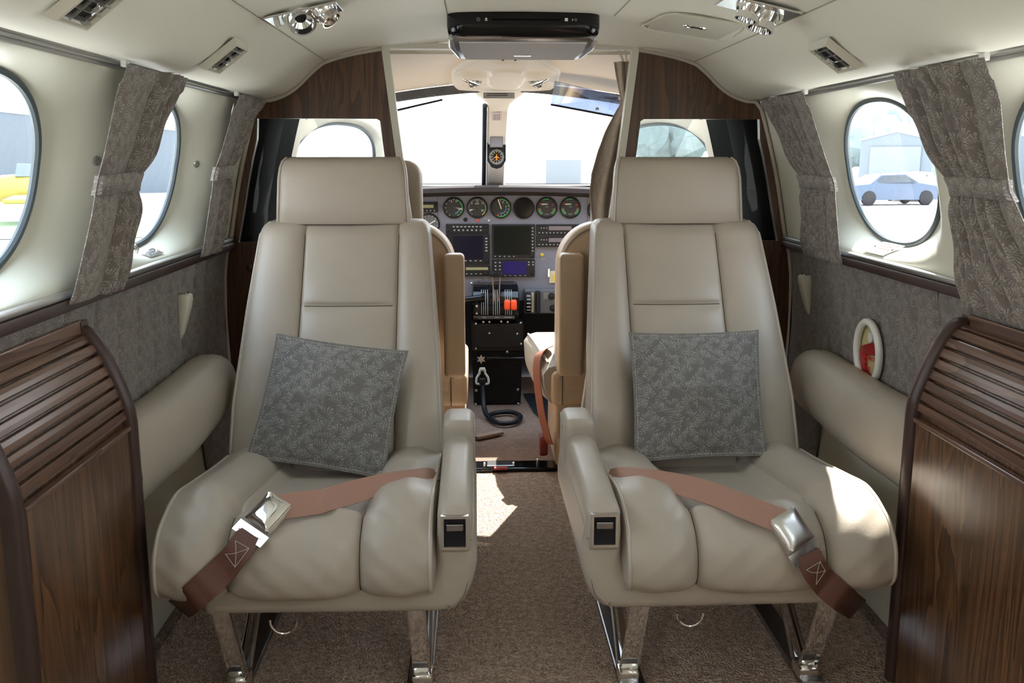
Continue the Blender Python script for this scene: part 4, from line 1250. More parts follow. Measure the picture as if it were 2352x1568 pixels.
def eyeball(x, y, lab, spots):
    t = thing('reading_light', lab, 'light', (x, y, zc(x)), 'twin metal reading light and air outlets')
    M = ceil_frame(x, y, 0.006)
    mb = MB(); mb.box((0, 0, 0.002), (0.140, 0.100, 0.004), 0.0015); obj('plate', T(mb, M), ALU, t, smooth=False)
    for px, py, ax, big in spots:
        r = 0.0255 if big else 0.0205; h = 0.036 if big else 0.030
        A = Vector(ax).normalized(); q = Vector((0, 0, 1)).rotation_difference(A)
        mb = MB(); mb.lathe([(r * 1.35, 0.003), (r * 1.30, 0.008), (r * 1.05, h * 0.62), (r * 1.02, h * 0.62), (r * 1.0, h), (r * 0.86, h), (r * 0.80, h * 0.6), (r * 0.3, h * 0.35)], (px, py, 0), A, 32, caps=False)
        e = obj('swivel_nozzle', T(mb, M), CHROME, t, angle=35)
        mb = MB(); mb.lathe([(0, h * 0.36), (r * 0.8, h * 0.36), (r * 0.8, h * 0.42), (0, h * 0.42)], (px, py, 0), A, 24); obj('nozzle_bore', T(mb, M), BLACK, e)
    mb = MB(); mb.lathe([(0, 0.003), (0.006, 0.003), (0.0055, 0.016), (0, 0.017)], (spots[0][0] - 0.045, spots[0][1] - 0.0, 0), (0, 0, 1), 14); obj('switch_knob', T(mb, M), PLASTIC_WHITE, t)
# frames have local y pointing aft
eyeball(-0.425, 1.93, 'twin chrome reading light fitting on the left side of the ceiling', [(-0.008, 0.010, (0.22, 0.95, 1), True), (0.036, 0.0, (0.5, 0.3, 1), False)])
eyeball(0.425, 1.83, 'twin chrome reading light fitting on the right side of the ceiling', [(0.020, -0.014, (-0.12, 0.10, 1), True), (-0.018, 0.016, (-0.1, 0.05, 1), False)])

# hatch with oval finger latch
t = thing('oxygen_hatch', 'cream ceiling hatch with an oval dark latch, right of the flip-down screen', 'hatch', (0.385, 2.16, zc(0.385)))
M = ceil_frame(0.385, 2.17, 0.0)
mb = MB(); mb.prism([(-0.085, -0.125), (0.085, -0.125), (0.092, 0.0), (0.080, 0.105), (0.045, 0.125), (-0.045, 0.125), (-0.080, 0.105), (-0.092, 0.0)], 0.005, (), M); obj('cover', mb, PLASTIC_CREAM, t, smooth=False)
mb = MB(); mb.tube([M @ Vector((*p, 0.005)) for p in [(q.x, q.y) for q in spline([(-0.086, -0.122, 0), (0.086, -0.122, 0), (0.093, 0, 0), (0.080, 0.106, 0), (0.045, 0.126, 0), (-0.045, 0.126, 0), (-0.080, 0.106, 0), (-0.093, 0, 0)], 64, True)]], 0.0028, 6, closed=True); obj('rim', mb, PLASTIC_CREAM, t)
mb = MB(); mb.loft([[M @ Vector((0.021 * k_ * math.cos(2 * PI * k / 32), 0.012 * k_ * math.sin(2 * PI * k / 32), z)) for k in range(32)] for k_, z in ((1.25, 0.005), (1.2, 0.007), (1.0, 0.007), (0.95, 0.0055))], True, False); l_ = obj('latch', mb, CHROME, t)
mb = MB(); mb.poly([M @ Vector((0.0205 * math.cos(2 * PI * k / 32), 0.0115 * math.sin(2 * PI * k / 32), 0.0058)) for k in range(32)]); obj('latch_recess', mb, BLACK, l_)

# flip-down screen
YA, YB, XC, ZT, ZB = 2.135, 2.345, 0.008, 1.308, 1.238
t = thing('flip_down_screen', 'glossy black flip-down video player hanging from the ceiling centre', 'screen', (XC, 2.24, 1.24))
def body_ring(z, ins, fro):
    hw = 0.166 - ins; y0 = YA + fro; y1 = YB
    out = []
    for cx_, cy_, a0 in ((XC + hw - 0.035, y0 + 0.035, -90), (XC + hw - 0.02, y1 - 0.02, 0), (XC - hw + 0.02, y1 - 0.02, 90), (XC - hw + 0.035, y0 + 0.035, 180)):
        r = 0.035 if cy_ < 2.2 else 0.02
        for k in range(8):
            a = math.radians(a0 + 90 * k / 7); out.append((cx_ + r * math.cos(a), cy_ + r * math.sin(a), z))
    return out
mb = MB(); mb.loft([body_ring(z, i, f) for z, i, f in ((ZT, 0.004, 0.004), (ZT - 0.006, 0.0, 0.0), (ZT - 0.030, 0.0, 0.0), (ZT - 0.042, 0.002, 0.002), (ZT - 0.050, 0.006, 0.007), (ZT - 0.055, 0.012, 0.018), (ZT - 0.0555, 0.05, 0.06))]); obj('case', mb, BLACKGLOSS, t, angle=50)
# underside slopes down towards the cockpit
mb = MB(); rings = []
for y, a_, z in ((YA + 0.014, 0.142, ZT - 0.0535), (YA + 0.022, 0.150, ZT - 0.0575), (YA + 0.10, 0.150, ZT - 0.069), (YB - 0.01, 0.138, ZT - 0.0800), (YB, 0.130, ZT - 0.078)):
    rings.append([(XC - a_, y, z), (XC + a_, y, z), (XC + a_ + 0.006, y, ZT - 0.05), (XC - a_ - 0.006, y, ZT - 0.05)])
mb.loft(rings); obj('lower_case', mb, GUNMETAL, t, angle=30)
zu = lambda y: interp(y, [(YA + 0.022, ZT - 0.0575), (YA + 0.10, ZT - 0.069), (YB - 0.01, ZT - 0.0800)])
mb = MB(); mb.loft([[(XC - a_, y, zu(y) - 0.0025), (XC + a_, y, zu(y) - 0.0025), (XC + a_, y, zu(y) + 0.004), (XC - a_, y, zu(y) + 0.004)] for a_, y in ((0.140, YA + 0.040), (0.138, YA + 0.10), (0.126, YB - 0.012))]); pn = obj('screen_panel', mb, plain('screen_back_grey', (0.62, 0.62, 0.64, 1), 0.5, 0.85), t, smooth=False, label='folded grey screen panel')
mb = MB(); mb.box((XC + 0.004, 2.285, zu(2.285) - 0.003), (0.040, 0.012, 0.003), 0.0008); obj('maker_badge', mb, ALU, pn, smooth=False)
for sg in (-1, 1):
    mb = MB(); mb.tube([(XC + sg * 0.157, YA + 0.03, ZT - 0.052), (XC + sg * 0.156, YA + 0.09, ZT - 0.060), (XC + sg * 0.140, YB - 0.015, ZT - 0.072)], [0.006, 0.010, 0.008], 10); obj('side_strip', mb, ALU, t)
mb = MB(); mb.bx((XC - 0.068, YA - 0.0006, ZT - 0.0205), (XC + 0.078, YA + 0.004, ZT - 0.0165)); obj('disc_slot', mb, BLACKVINYL, t, smooth=False)
zs_ = ZT - 0.0185; yq = YA - 0.0008
mb = MB(); mb.tube([(XC - 0.098 + 0.0032 * math.sin(a), yq, zs_ + 0.0032 * math.cos(a)) for a in [0.6 + (2 * PI - 1.2) * k / 16 for k in range(17)]], 0.0005, 5); mb.tube([(XC - 0.098, yq, zs_ + 0.0005), (XC - 0.098, yq, zs_ + 0.0042)], 0.0005, 5); obj('power_symbol', mb, GREYMARK, t)
mb = MB(); mb.poly([(XC - 0.084, yq, zs_ - 0.0005), (XC - 0.078, yq, zs_ - 0.0005), (XC - 0.081, yq, zs_ + 0.0042)]); mb.bx((XC - 0.084, yq - 0.0002, zs_ - 0.003), (XC - 0.078, yq + 0.0004, zs_ - 0.0018)); obj('eject_symbol', mb, WHITEMARK, t, smooth=False)
mb = MB(); mb.bx((XC + 0.087, yq - 0.0002, zs_ - 0.003), (XC + 0.0935, yq + 0.0004, zs_ + 0.0035)); obj('stop_symbol', mb, WHITEMARK, t, smooth=False)
mb = MB(); mb.poly([(XC + 0.1025, yq, zs_ + 0.003), (XC + 0.1025, yq, zs_ - 0.003), (XC + 0.1065, yq, zs_)]); 
for x in (0.1085, 0.1115): mb.bx((XC + x, yq - 0.0002, zs_ - 0.003), (XC + x + 0.0009, yq + 0.0004, zs_ + 0.003))
obj('play_pause_symbol', mb, GREYMARK, t, smooth=False)
mb = text_mb('PUSH', 0.0062, (XC + 0.002, YA + 0.031, ZT - 0.0605), (1, 0, 0), (0, 0.9, 0.3)); obj('push_lettering', mb, GREYMARK, t, smooth=False)

# ================================================================== COCKPIT SHELL
def cw(y): return interp(y, [(2.66, 0.80), (3.0, 0.78), (3.5, 0.72), (4.0, 0.62), (4.4, 0.54)])       # half width by Y at mid height
def cxw(y, z): return cw(y) - 0.09 * max(0, (z - 0.78) / 0.4) ** 1.3
CZ0, CZ1 = 0.70, 1.17
CWY, CWH = 3.84, 0.50                          # side window centre and half length
def cockpit_cell(mb, sgn):
    hw = 0.58; z0, z1 = 0.94 - CZ0, CZ1 - 0.94
    A = corner_angles(hw, z0, z1)
    for j0, j1 in ((0, 1),):
        rings = []
        for j in range(9):
            t = j / 8; ring = []
            for a in A:
                c, s_ = math.cos(a), math.sin(a)
                o = (math.copysign(abs(c) ** (2 / 2.4), c) * CWH, math.copysign(abs(s_) ** (2 / 2.4), s_) * 0.19)
                r = rect_hit(a, hw, z0, z1)
                y, z = lerp(o[0], r[0], t) + CWY, lerp(o[1], r[1], t) + 0.94
                ring.append((sgn * (cxw(y, z) + 0.03 * (1 - sst(0, 0.35, t))), y, z))
            rings.append(ring)
        mb.loft(rings, True, False)
wn_ = 20
for sgn, side in ((-1, 'left'), (1, 'right')):
    mb = MB(); cockpit_cell(mb, sgn)
    mb.grid(lambda u, v: (sgn * cxw(lerp(4.38, 4.42, u), lerp(0.3, 0.895, v)), lerp(4.38, 4.42, u), lerp(0.3, 0.895, v)), 4, 4)
    struct(obj('wall_cockpit_' + side, mb, COCKPITLINER, angle=60))
    mb = MB()
    mb.grid(lambda u, v: (sgn * cxw(lerp(2.66, CWY - 0.58, u), lerp(CZ0, CZ1, v)), lerp(2.66, CWY - 0.58, u), lerp(CZ0, CZ1, v)), 4, 6)
    mb.grid(lambda u, v: (sgn * cxw(lerp(2.66, 4.4, u), lerp(-0.01, CZ0, v)), lerp(2.66, 4.4, u), lerp(-0.01, CZ0, v)), 6, 4)
    struct(obj('wall_cockpit_lower_' + side, mb, BLACKVINYL, angle=60))
    # black vertical post with padded edge, between the bulkhead and the side window
    mb = MB(); mb.loft([[(sgn * (cxw(y, z) - o), y, z) for y, o in ((2.72, 0.0), (2.73, 0.035), (2.80, 0.05), (2.98, 0.04), (3.06, 0.01), (3.06, 0.0))] for z in (0.02, 0.4, 0.7, 0.85, 1.0, 1.1, 1.165)])
    struct(obj('trim_%d' % (21 + (sgn > 0)), mb, BLACKVINYL, angle=60))
    o_ = [(sgn * (cxw(CWY + math.copysign(abs(math.cos(a)) ** (2 / 2.4), math.cos(a)) * CWH, 0.94 + math.copysign(abs(math.sin(a)) ** (2 / 2.4), math.sin(a)) * 0.19) + 0.03),
           CWY + math.copysign(abs(math.cos(a)) ** (2 / 2.4), math.cos(a)) * CWH, 0.94 + math.copysign(abs(math.sin(a)) ** (2 / 2.4), math.sin(a)) * 0.19) for a in [2 * PI * k / 64 for k in range(64)]]
    mb = MB(); mb.tube(o_, 0.008, 8, closed=True); w = struct(obj('window_%d' % wn_, mb, RUBBER)); wn_ += 1
    mb = MB(); c = Vector((sgn * (cxw(CWY, 0.94) + 0.034), CWY, 0.94))
    cv = mb.bm.verts.new(c); vv = [mb.bm.verts.new(Vector(p) + Vector((sgn * 0.004, 0, 0))) for p in o_]
    for k in range(64): mb.bm.faces.new((cv, vv[k], vv[(k + 1) % 64]))
    obj('pane', mb, GLASS, w)

# cockpit ceiling: from the bulkhead forward to the windshield header, drooping at the sides
def hdr(x): return (3.40 - 0.26 * abs(x / 0.64) ** 2.2, 1.256 - 0.105 * abs(x / 0.64) ** 1.7)        # header edge Y, z by x
def cc(u, v):
    x = lerp(-0.66, 0.66, u); yh, zh = hdr(x)
    z_a = zc(x) + 0.006 if abs(x) < 0.5 else lerp(zc(0.5) + 0.006, 1.168, (abs(x) - 0.5) / 0.16)
    y = lerp(2.69, yh, v); z = lerp(z_a, zh, v) + 0.030 * math.sin(PI * v) * (1 - abs(x) / 0.66)
    return (x, y, z)
mb = MB(); mb.grid(cc, 48, 16)
struct(obj('ceiling_cockpit', mb, COCKPITLINER, angle=60))
for sgn in (-1, 1):                            # gap between ceiling edge and side wall
    mb = MB(); mb.loft([[(sgn * 0.66, lerp(2.69, 3.18, k / 6), 1.163) for k in range(7)], [(sgn * (cxw(lerp(2.69, 3.18, k / 6), CZ1)+0.01), lerp(2.69, 3.18, k / 6), CZ1 - 0.006) for k in range(7)]], False)
    mb.loft([[Vector(cc(1 if sgn > 0 else 0, k / 8)) for k in range(9)], [(sgn * (cxw(lerp(2.69, 4.0, k / 8), CZ1) + 0.02), lerp(2.69, 4.0, k / 8), CZ1 - 0.003) for k in range(9)]], False)
    struct(obj('trim_%d' % (23 + (sgn > 0)), mb, COCKPITLINER))
# dark header band
mb = MB(); mb.grid(lambda u, v: (lerp(-0.64, 0.64, u), hdr(lerp(-0.64, 0.64, u))[0] + v * 0.030, hdr(lerp(-0.64, 0.64, u))[1] - 0.030 * v - 0.001), 40, 3)
struct(obj('trim_25', mb, plain('header_dark_grey', srgb(74, 74, 76), 0.5)))

# windshield
def wsp(u, v):
    x = lerp(-0.62, 0.62, u); yh, zh = hdr(x)
    y0, z0 = 4.12 - 0.45 * abs(x / 0.62) ** 3, 0.885
    return (x, lerp(y0, yh + 0.03, v), lerp(z0, zh - 0.022, v) + 0.02 * math.sin(PI * v))
mb = MB(); mb.grid(wsp, 40, 10); ws = struct(obj('window_30', mb, WINDSHIELD))
def ws_at(x, v): return Vector(wsp((x + 0.62) / 1.24, v))
mb = MB(); rings = []
for k in range(21):
    v = k / 20; p = ws_at(-0.012, v); w = 0.040 + 0.055 * sst(0.82, 1.0, v); d = 0.02
    rings.append([(p.x - w, p.y - 0.005, p.z), (p.x - w * 0.8, p.y - d - 0.01, p.z), (p.x + w * 0.8, p.y - d - 0.01, p.z), (p.x + w, p.y - 0.005, p.z), (p.x + w * 0.9, p.y + 0.01, p.z), (p.x - w * 0.9, p.y + 0.01, p.z)])
mb.loft(rings); struct(obj('trim_26', mb, plain('post_cream', srgb(244, 237, 227), 0.5), angle=50))
mb = MB(); mb.tube([ws_at(-0.062, k / 12) + Vector((0, -0.012, 0)) for k in range(11)], 0.009, 8); struct(obj('trim_27', mb, BLACK))

# firewall below, closing the nose
mb = MB(); mb.grid(lambda u, v: (lerp(-0.7, 0.7, u), 4.38, lerp(-0.02, 0.885, v)), 4, 4)
struct(obj('wall_nose', mb, BLACK))
mb = MB(); mb.grid(lambda u, v: (lerp(-0.7, 0.7, u), lerp(4.13, 4.38, v), 0.882), 6, 2); struct(obj('trim_28', mb, BLACK))

# ================================================================== INSTRUMENT PANEL
PY = 3.92                                      # panel face
def pp(x, y): return atY(x, y, PY)
t = thing('instrument_panel', 'grey instrument panel under a dark padded glareshield', 'instrument panel', (0, PY, 0.4))
IP = t
mb = MB(); mb.bx((-0.62, PY, 0.42), (0.62, PY + 0.03, 0.875)); obj('panel_face', mb, PANELGREY, t, smooth=False)
mb = MB()
sec = [(PY + 0.22, 0.885), (PY - 0.05, 0.893), (PY - 0.085, 0.885), (PY - 0.09, 0.868), (PY - 0.07, 0.853), (PY - 0.01, 0.850), (PY + 0.02, 0.865)]
rings = []
for k in range(33):
    x = lerp(-0.60, 0.60, k / 32); dy, dz = 0.12 * (abs(x) / 0.6) ** 2.5, -0.010 * (x / 0.4) ** 2
    rings.append([(x, y + dy * (0 if y > PY else -0.15), z + dz) for y, z in sec])
mb.loft(rings); obj('glareshield', mb, plain('glareshield_brown_black', srgb(56, 50, 48), 0.9, spec=0.08, bump=0.2), t, angle=60)
for px in (1005, 1086, 1350):
    mb = MB(); p = pp(px, 440); mb.bx((p.x - 0.0006, PY - 0.001, 0.55), (p.x + 0.0006, PY, 0.85)); obj('panel_joint', mb, BLACK, t, smooth=False) if px != 1086 else mb.bm.free()
for k in range(12):
    mb = MB(); p = pp(1028 + k * 27.0, 448); mb.lathe([(0, 0), (0.0055, 0), (0.004, 0.006), (0, 0.007)], (p.x, PY, p.z), (0, -1, 0), 12); obj('post_light', mb, PANELGREY, t)

def arc(mb, c, r0, r1, a0, a1, dy):
    n_ = max(4, int(abs(a1 - a0) / 8))
    f = lambda r, a: (c.x + r * math.sin(math.radians(a)), PY - dy, c.z + r * math.cos(math.radians(a)))
    mb.loft([[f(r0, lerp(a0, a1, k / n_)) for k in range(n_ + 1)], [f(r1, lerp(a0, a1, k / n_)) for k in range(n_ + 1)]], False)
def gauge(px, py, rpx, lab, arcs=(), needles=(), ticks=(), nums=(), face=DIAL, group='round engine gauges in a row'):
    c = pp(px, py); R_ = (pp(px + rpx, py) - c).length
    t = thing('gauge', lab, 'gauge', c, group)
    mb = MB(); mb.lathe([(R_ * 0.86, 0.002), (R_ * 0.9, 0.010), (R_ * 1.0, 0.009), (R_ * 1.04, 0.0)], c, (0, -1, 0), 40, caps=False); obj('bezel', mb, BLACK, t)
    mb = MB(); mb.lathe([(0, 0.003), (R_ * 0.9, 0.003)], c, (0, -1, 0), 40, caps=False); d = obj('dial', mb, face, t)
    bym = {}
    for a0, a1, r0, r1, m in arcs:
        bym.setdefault(m.name, (MB(), m)); arc(bym[m.name][0], c, R_ * r0, R_ * r1, a0, a1, 0.0036)
    mb = MB()
    for a0, a1, n_, r0, r1 in ticks:
        for k in range(n_):
            a = lerp(a0, a1, k / max(1, n_ - 1)); arc(mb, c, R_ * r0, R_ * r1, a - 1.5, a + 1.5, 0.0034)
    if ticks: obj('tick_marks', mb, WHITEMARK, d, smooth=False)
    else: mb.bm.free()
    for m_, mm in bym.values(): obj('color_arc', m_, mm, d, smooth=False)
    for body, dx, dz, sz, m in nums:
        obj('numeral', text_mb(body, R_ * sz, (c.x + dx * R_, PY - 0.0036, c.z + dz * R_), (1, 0, 0), (0, 0, 1)), m, d, smooth=False)
    for a, l, w, ox, oz in needles:
        a = math.radians(a); dx, dz = math.sin(a), math.cos(a); o = Vector((c.x + ox * R_, PY - 0.0048, c.z + oz * R_))
        mb = MB(); b0, b1 = -0.12 * R_, l * R_
        q = [o + Vector((dx * b0 + dz * w * R_ * 0.7, 0, dz * b0 - dx * w * R_ * 0.7)), o + Vector((dx * b0 - dz * w * R_ * 0.7, 0, dz * b0 + dx * w * R_ * 0.7)),
             o + Vector((dx * b1 - dz * w * R_, 0, dz * b1 + dx * w * R_)), o + Vector((dx * b1 + dz * w * R_, 0, dz * b1 - dx * w * R_))]
        mb.poly(q); mb.poly([v + Vector((0, -0.0006, 0)) for v in reversed(q)])
        obj('needle', mb, WHITEMARK, t, smooth=False)
G1 = [(20, 150, 0.80, 0.88, GREEN), (95, 165, 0.52, 0.60, BLUEMARK)]
gauge(1042, 477, 24, 'round gauge, leftmost of the top row, green arc down its right side', G1, [(105, 0.78, 0.055, 0.1, 0.05), (110, 0.6, 0.05, 0.1, 0.05)], [(-150, 150, 11, 0.72, 0.86)], [('4', -0.2, 0.6, 0.3, WHITEMARK), ('6', 0.25, 0.62, 0.28, WHITEMARK)])
gauge(1096, 477, 24, 'round gauge second in the row, needle pointing lower left with a small white readout', [(70, 120, 0.80, 0.88, GREEN), (120, 145, 0.80, 0.88, YELLOWMARK)], [(250, 0.75, 0.06, -0.02, 0), (253, 0.55, 0.05, 0, 0)], [(-140, 140, 21, 0.74, 0.86)], [('5', -0.5, 0.42, 0.28, WHITEMARK), ('10', 0.0, 0.62, 0.26, WHITEMARK), ('15', 0.5, 0.42, 0.26, WHITEMARK), ('20', 0.5, -0.25, 0.26, WHITEMARK), ('RPM', 0.0, 0.38, 0.2, WHITEMARK)])
gauge(1150, 477, 24, 'round gauge ringed almost fully by a green arc, white needle near the top', [(-5, 200, 0.80, 0.90, GREEN), (95, 190, 0.50, 0.56, BLUEMARK), (-22, -10, 0.78, 0.9, REDMARK), (205, 215, 0.78, 0.9, REDMARK)], [(-18, 0.82, 0.055, 0.02, 0.0)], [(0, 200, 9, 0.66, 0.78)], [('3', 0.2, 0.5, 0.26, WHITEMARK), ('2', 0.5, 0.1, 0.24, WHITEMARK)])
gauge(1203, 478, 24, 'round instrument with a blank black square display, fourth in the row', (), (), (), (), BLACKGLOSS)
for px, lab in ((1256, 'twin scale gauge fifth in the row, next to the blank display'), (1310, 'twin scale gauge sixth in the row, the last whole dial')):
    gauge(px, 477, 24, lab, [(-28, 12, 0.80, 0.90, GREEN), (60, 68, 0.55, 0.75, REDMARK), (-62, -52, 0.55, 0.75, REDMARK), (100, 140, 0.78, 0.90, GREEN), (-140, -100, 0.78, 0.88, GREEN), (-96, -90, 0.75, 0.88, REDMARK), (90, 96, 0.75, 0.88, REDMARK)],
          [(-92, 0.42, 0.05, -0.05, 0.35)], [(-140, -100, 5, 0.62, 0.74), (100, 140, 5, 0.62, 0.74)], [('OIL', 0.0, 0.1, 0.2, GREYMARK), ('TEMP', 0.0, -0.62, 0.18, GREYMARK)])
gauge(1374, 482, 24, 'gauge half hidden by the brown doorway curtain', (), [(160, 0.5, 0.06, 0.1, 0)], [(-150, 150, 13, 0.7, 0.86)], (), DIAL, None)
gauge(985, 515, 25, 'pale round gauge peeping out above the left pilot seat', (), [(60, 0.7, 0.05, 0, 0)], [(-150, 150, 13, 0.72, 0.88)], (), plain('gauge_pale_face', srgb(96, 98, 100), 0.5), None)

def pbox(x0, y0, x1, y1, d=0.012, back=0.0):
    """box on the panel face, between two spots of the photograph"""
    a, b = pp(x0, y0), pp(x1, y1); return (Vector((a.x, PY - d, b.z)), Vector((b.x, PY - back, a.z)))
def unit(lab, cat, name, x0, y0, x1, y1, screens=(), keys=(), knobs=(), d=0.012, group=None, marks=()):
    a, b = pbox(x0, y0, x1, y1, d)
    t = thing(name, lab, cat, ((a.x + b.x) / 2, PY, a.z), group)
    mb = MB(); mb.bx(a, b, 0.002); obj('case', mb, BLACK, t, smooth=False)
    for sx0, sy0, sx1, sy1, m in screens:
        p, q = pbox(sx0, sy0, sx1, sy1, d + 0.0010, d - 0.001); mb = MB(); mb.bx(p, q); obj('display', mb, m, t, smooth=False)
    for kx0, ky, kx1, n_, w, h in keys:
        for k in range(n_):
            x = lerp(kx0, kx1, k / max(1, n_ - 1)); p, q = pbox(x - w / 2, ky - h / 2, x + w / 2, ky + h / 2, d + 0.002, d); mb = MB(); mb.bx(p, q, 0.0006, 1); obj('key', mb, GREYMARK, t, smooth=False)
    for kx, ky, r in knobs:
        c = pp(kx, ky); rr = (pp(kx + r, ky) - c).length; mb = MB(); mb.lathe([(0, 0), (rr, 0), (rr * 0.95, 0.010), (rr * 0.6, 0.011), (rr * 0.55, 0.018), (0, 0.019)], (c.x, PY - d, c.z), (0, -1, 0), 20); obj('knob', mb, BLACK, t, angle=30)
    for body, x, y, sz in marks:
        c = pp(x, y); obj('lettering', text_mb(body, sz, (c.x, PY - d - 0.0006, c.z), (1, 0, 0), (0, 0, 1)), GREYMARK, t, smooth=False)
    return t
unit('slim black radio with a pale display strip, left end of the visible panel', 'radio', 'radio', 962, 464, 1005, 487, [(968, 470, 996, 477, LCD)], [(972, 483, 998, 4, 3, 2.5)], [(1000, 472, 3)])
unit('black audio selector with two rows of small buttons', 'radio', 'audio_panel', 1024, 514, 1123, 535, (), [(1042, 520, 1104, 8, 5, 3), (1044, 528, 1104, 7, 4, 3.5)], [(1117, 520, 3), (1030, 528, 3)])
unit('black navigator with a blank dark blue screen beside the left pilot seat', 'display', 'navigation_display', 1024, 537, 1125, 607, [(1041, 541, 1110, 594, SCREEN_BLUE)], [(1046, 598, 1104, 6, 5, 2), (1117, 547, 1117, 1, 5, 3), (1117, 554, 1117, 1, 5, 3), (1117, 561, 1117, 1, 5, 3), (1117, 568, 1117, 1, 5, 3), (1117, 575, 1117, 1, 5, 3)], [(1117, 598, 4)])
unit('large black multifunction display with a blank dark screen at panel centre', 'display', 'multifunction_display', 1130, 515, 1228, 592, [(1134, 519, 1218, 584, SCREEN_DARK)], [(1137, 588, 1180, 5, 3, 2.5)] + [(1223, 523 + k * 7.5, 1223, 1, 3.5, 3) for k in range(8)], [(1222, 588, 3)])
unit('small black navigator with a navy blue screen below the large display', 'display', 'navigation_display', 1130, 596, 1228, 635, [(1154, 600, 1209, 629, SCREEN_NAVY)], [(1138, 602 + 0, 1148, 2, 4, 3), (1138, 610, 1148, 2, 4, 3), (1138, 618, 1148, 2, 4, 3), (1214, 601, 1224, 2, 4, 3), (1214, 607, 1224, 2, 4, 3), (1160, 632, 1206, 5, 4, 1.5)], [(1222, 626, 4), (1138, 627, 3)])
for i, (y0, lab) in enumerate(((515, 'upper of two stacked black radios right of the large display'), (542, 'lower of two stacked black radios right of the large display'))):
    unit(lab, 'radio', 'radio', 1232, y0, 1330, y0 + 24, [(1260, y0 + 4, 1312, y0 + 13, LCD_PINK)], [(1238, y0 + 19, 1322, 11, 3, 2.5), (1243, y0 + 8, 1255, 3, 2.5, 2.5)], [(1322, y0 + 8, 4)], group='stacked black radios')
unit('low black radio with a yellowish display strip under the left navigator', 'radio', 'radio', 1024, 610, 1126, 633, [(1070, 613, 1121, 619, LCD)], [(1072, 628, 1104, 4, 4, 2)], [(1116, 626, 4)])
# little switches, placards and lamps on the face
def stud(px, py, r, m, name):
    c = pp(px, py); rr = (pp(px + r, py) - c).length
    mb = MB(); mb.lathe([(0, 0), (rr, 0), (rr * 0.9, 0.006), (rr * 0.4, 0.008), (rr * 0.3, 0.016), (0, 0.016)], (c.x, PY, c.z), (0, -1, 0), 16); obj(name, mb, m, IP, angle=30)
for px, py, r_, m_, nm in ((1069, 504, 5, BLACK, 'knob'), (1097, 506, 3, ORANGE, 'warning_lamp'), (1123, 506, 2.5, PLASTIC_WHITE, 'toggle_switch'), (1245, 585, 4, YELLOWMARK, 'jack'),
                           (1083, 650, 2.5, PLASTIC_WHITE, 'toggle_switch'), (1099, 649, 3.5, BLACK, 'knob'), (1115, 650, 2.5, PLASTIC_WHITE, 'toggle_switch')):
    stud(px, py, r_, m_, nm)
# printed legends by the switches
mb = MB()
for x0, x1, y in ((1081, 1088, 643), (1090, 1106, 641), (1112, 1120, 637), (1111, 1121, 642), (1081, 1087, 656), (1113, 1118, 656), (1104, 1108, 506), (1112, 1119, 502), (1242, 1252, 594)):
    p_, q_ = pbox(x0, y - 1, x1, y + 1, 0.0006); mb.bx(p_, q_)
obj('legend', mb, GREYMARK, IP, smooth=False)
a, b = pbox(1136, 646, 1180, 655, 0.0012); t2 = thing('panel_placard', 'thin black and white warning placard above the throttle quadrant', 'sign', (a + b) / 2)
mb = MB(); mb.bx(a, b); obj('plate', mb, BLACK, t2, smooth=False)
mb = MB()
for y, x0, x1 in ((648.5, 1141, 1175), (652.5, 1141, 1175)): p, q = pbox(x0, y - 1.1, x1, y + 1.1, 0.0018, 0.001); mb.bx(p, q)
obj('print', mb, GREYMARK, t2, smooth=False)
a, b = pbox(1262, 622, 1300, 649, 0.004); t2 = thing('yellow_indicator', 'cream and yellow flap position plate by the right pilot seat', 'indicator', (a + b) / 2)
mb = MB(); mb.bx(a, b); obj('plate', mb, plain('aged_cream', srgb(206, 196, 160), 0.5), t2, smooth=False)
a, b = pbox(1270, 630, 1278, 646, 0.0052, 0.004); mb = MB(); mb.bx(a, b); obj('yellow_mark', mb, YELLOWMARK, t2, smooth=False)
a, b = pbox(1258, 616, 1263, 636, 0.010); mb = MB(); mb.bx(a, b, 0.002); obj('slider', mb, ALU, t2, smooth=False)
# lower right: trim wheel and sub-panel
a, b = pbox(1203, 662, 1330, 715, 0.05)
t2 = thing('trim_panel', 'grey sub-panel with a marked trim wheel right of the throttles', 'control panel', (a + b) / 2)
mb = MB(); mb.bx(a, b, 0.004); obj('case', mb, plain('subpanel_grey', srgb(92, 92, 98), 0.5), t2, smooth=False)
c = pp(1212, 690); mb = MB(); mb.lathe([(0, -0.012), (0.045, -0.012), (0.048, -0.008), (0.048, 0.008), (0.045, 0.012), (0, 0.012)], (c.x + 0.0, PY - 0.028, c.z), (1, 0, 0), 36); wl = obj('trim_wheel', mb, BLACK, t2)
for k in range(-2, 3):
    a_ = PI / 2 + 0.32 * k; mb = MB(); mb.box((c.x, PY - 0.028 - 0.0482 * math.sin(a_), c.z + 0.0482 * math.cos(a_)), (0.016, 0.002, 0.003)); obj('mark', mb, WHITEMARK, wl, smooth=False)
mb = MB(); p = pp(1221, 690); mb.bx((p.x - 0.004, PY - 0.054, c.z - 0.04), (p.x + 0.006, PY - 0.049, c.z + 0.04)); obj('index_scale', mb, plain('scale_cream', srgb(190, 184, 160), 0.5), t2, smooth=False)
mb = MB(); p = pp(1233, 690); mb.bx((p.x - 0.010, PY - 0.075, c.z - 0.045), (p.x + 0.010, PY - 0.05, c.z + 0.050), 0.006); obj('indicator_block', mb, BLACK, t2, smooth=False)
for px, py in ((1265, 676), (1268, 703)):
    p = pp(px, py); mb = MB(); mb.lathe([(0, 0), (0.014, 0), (0.012, 0.018), (0, 0.02)], (p.x, PY - 0.05, p.z), (0, -1, 0), 18); obj('knob', mb, BLACK, t2, angle=30)
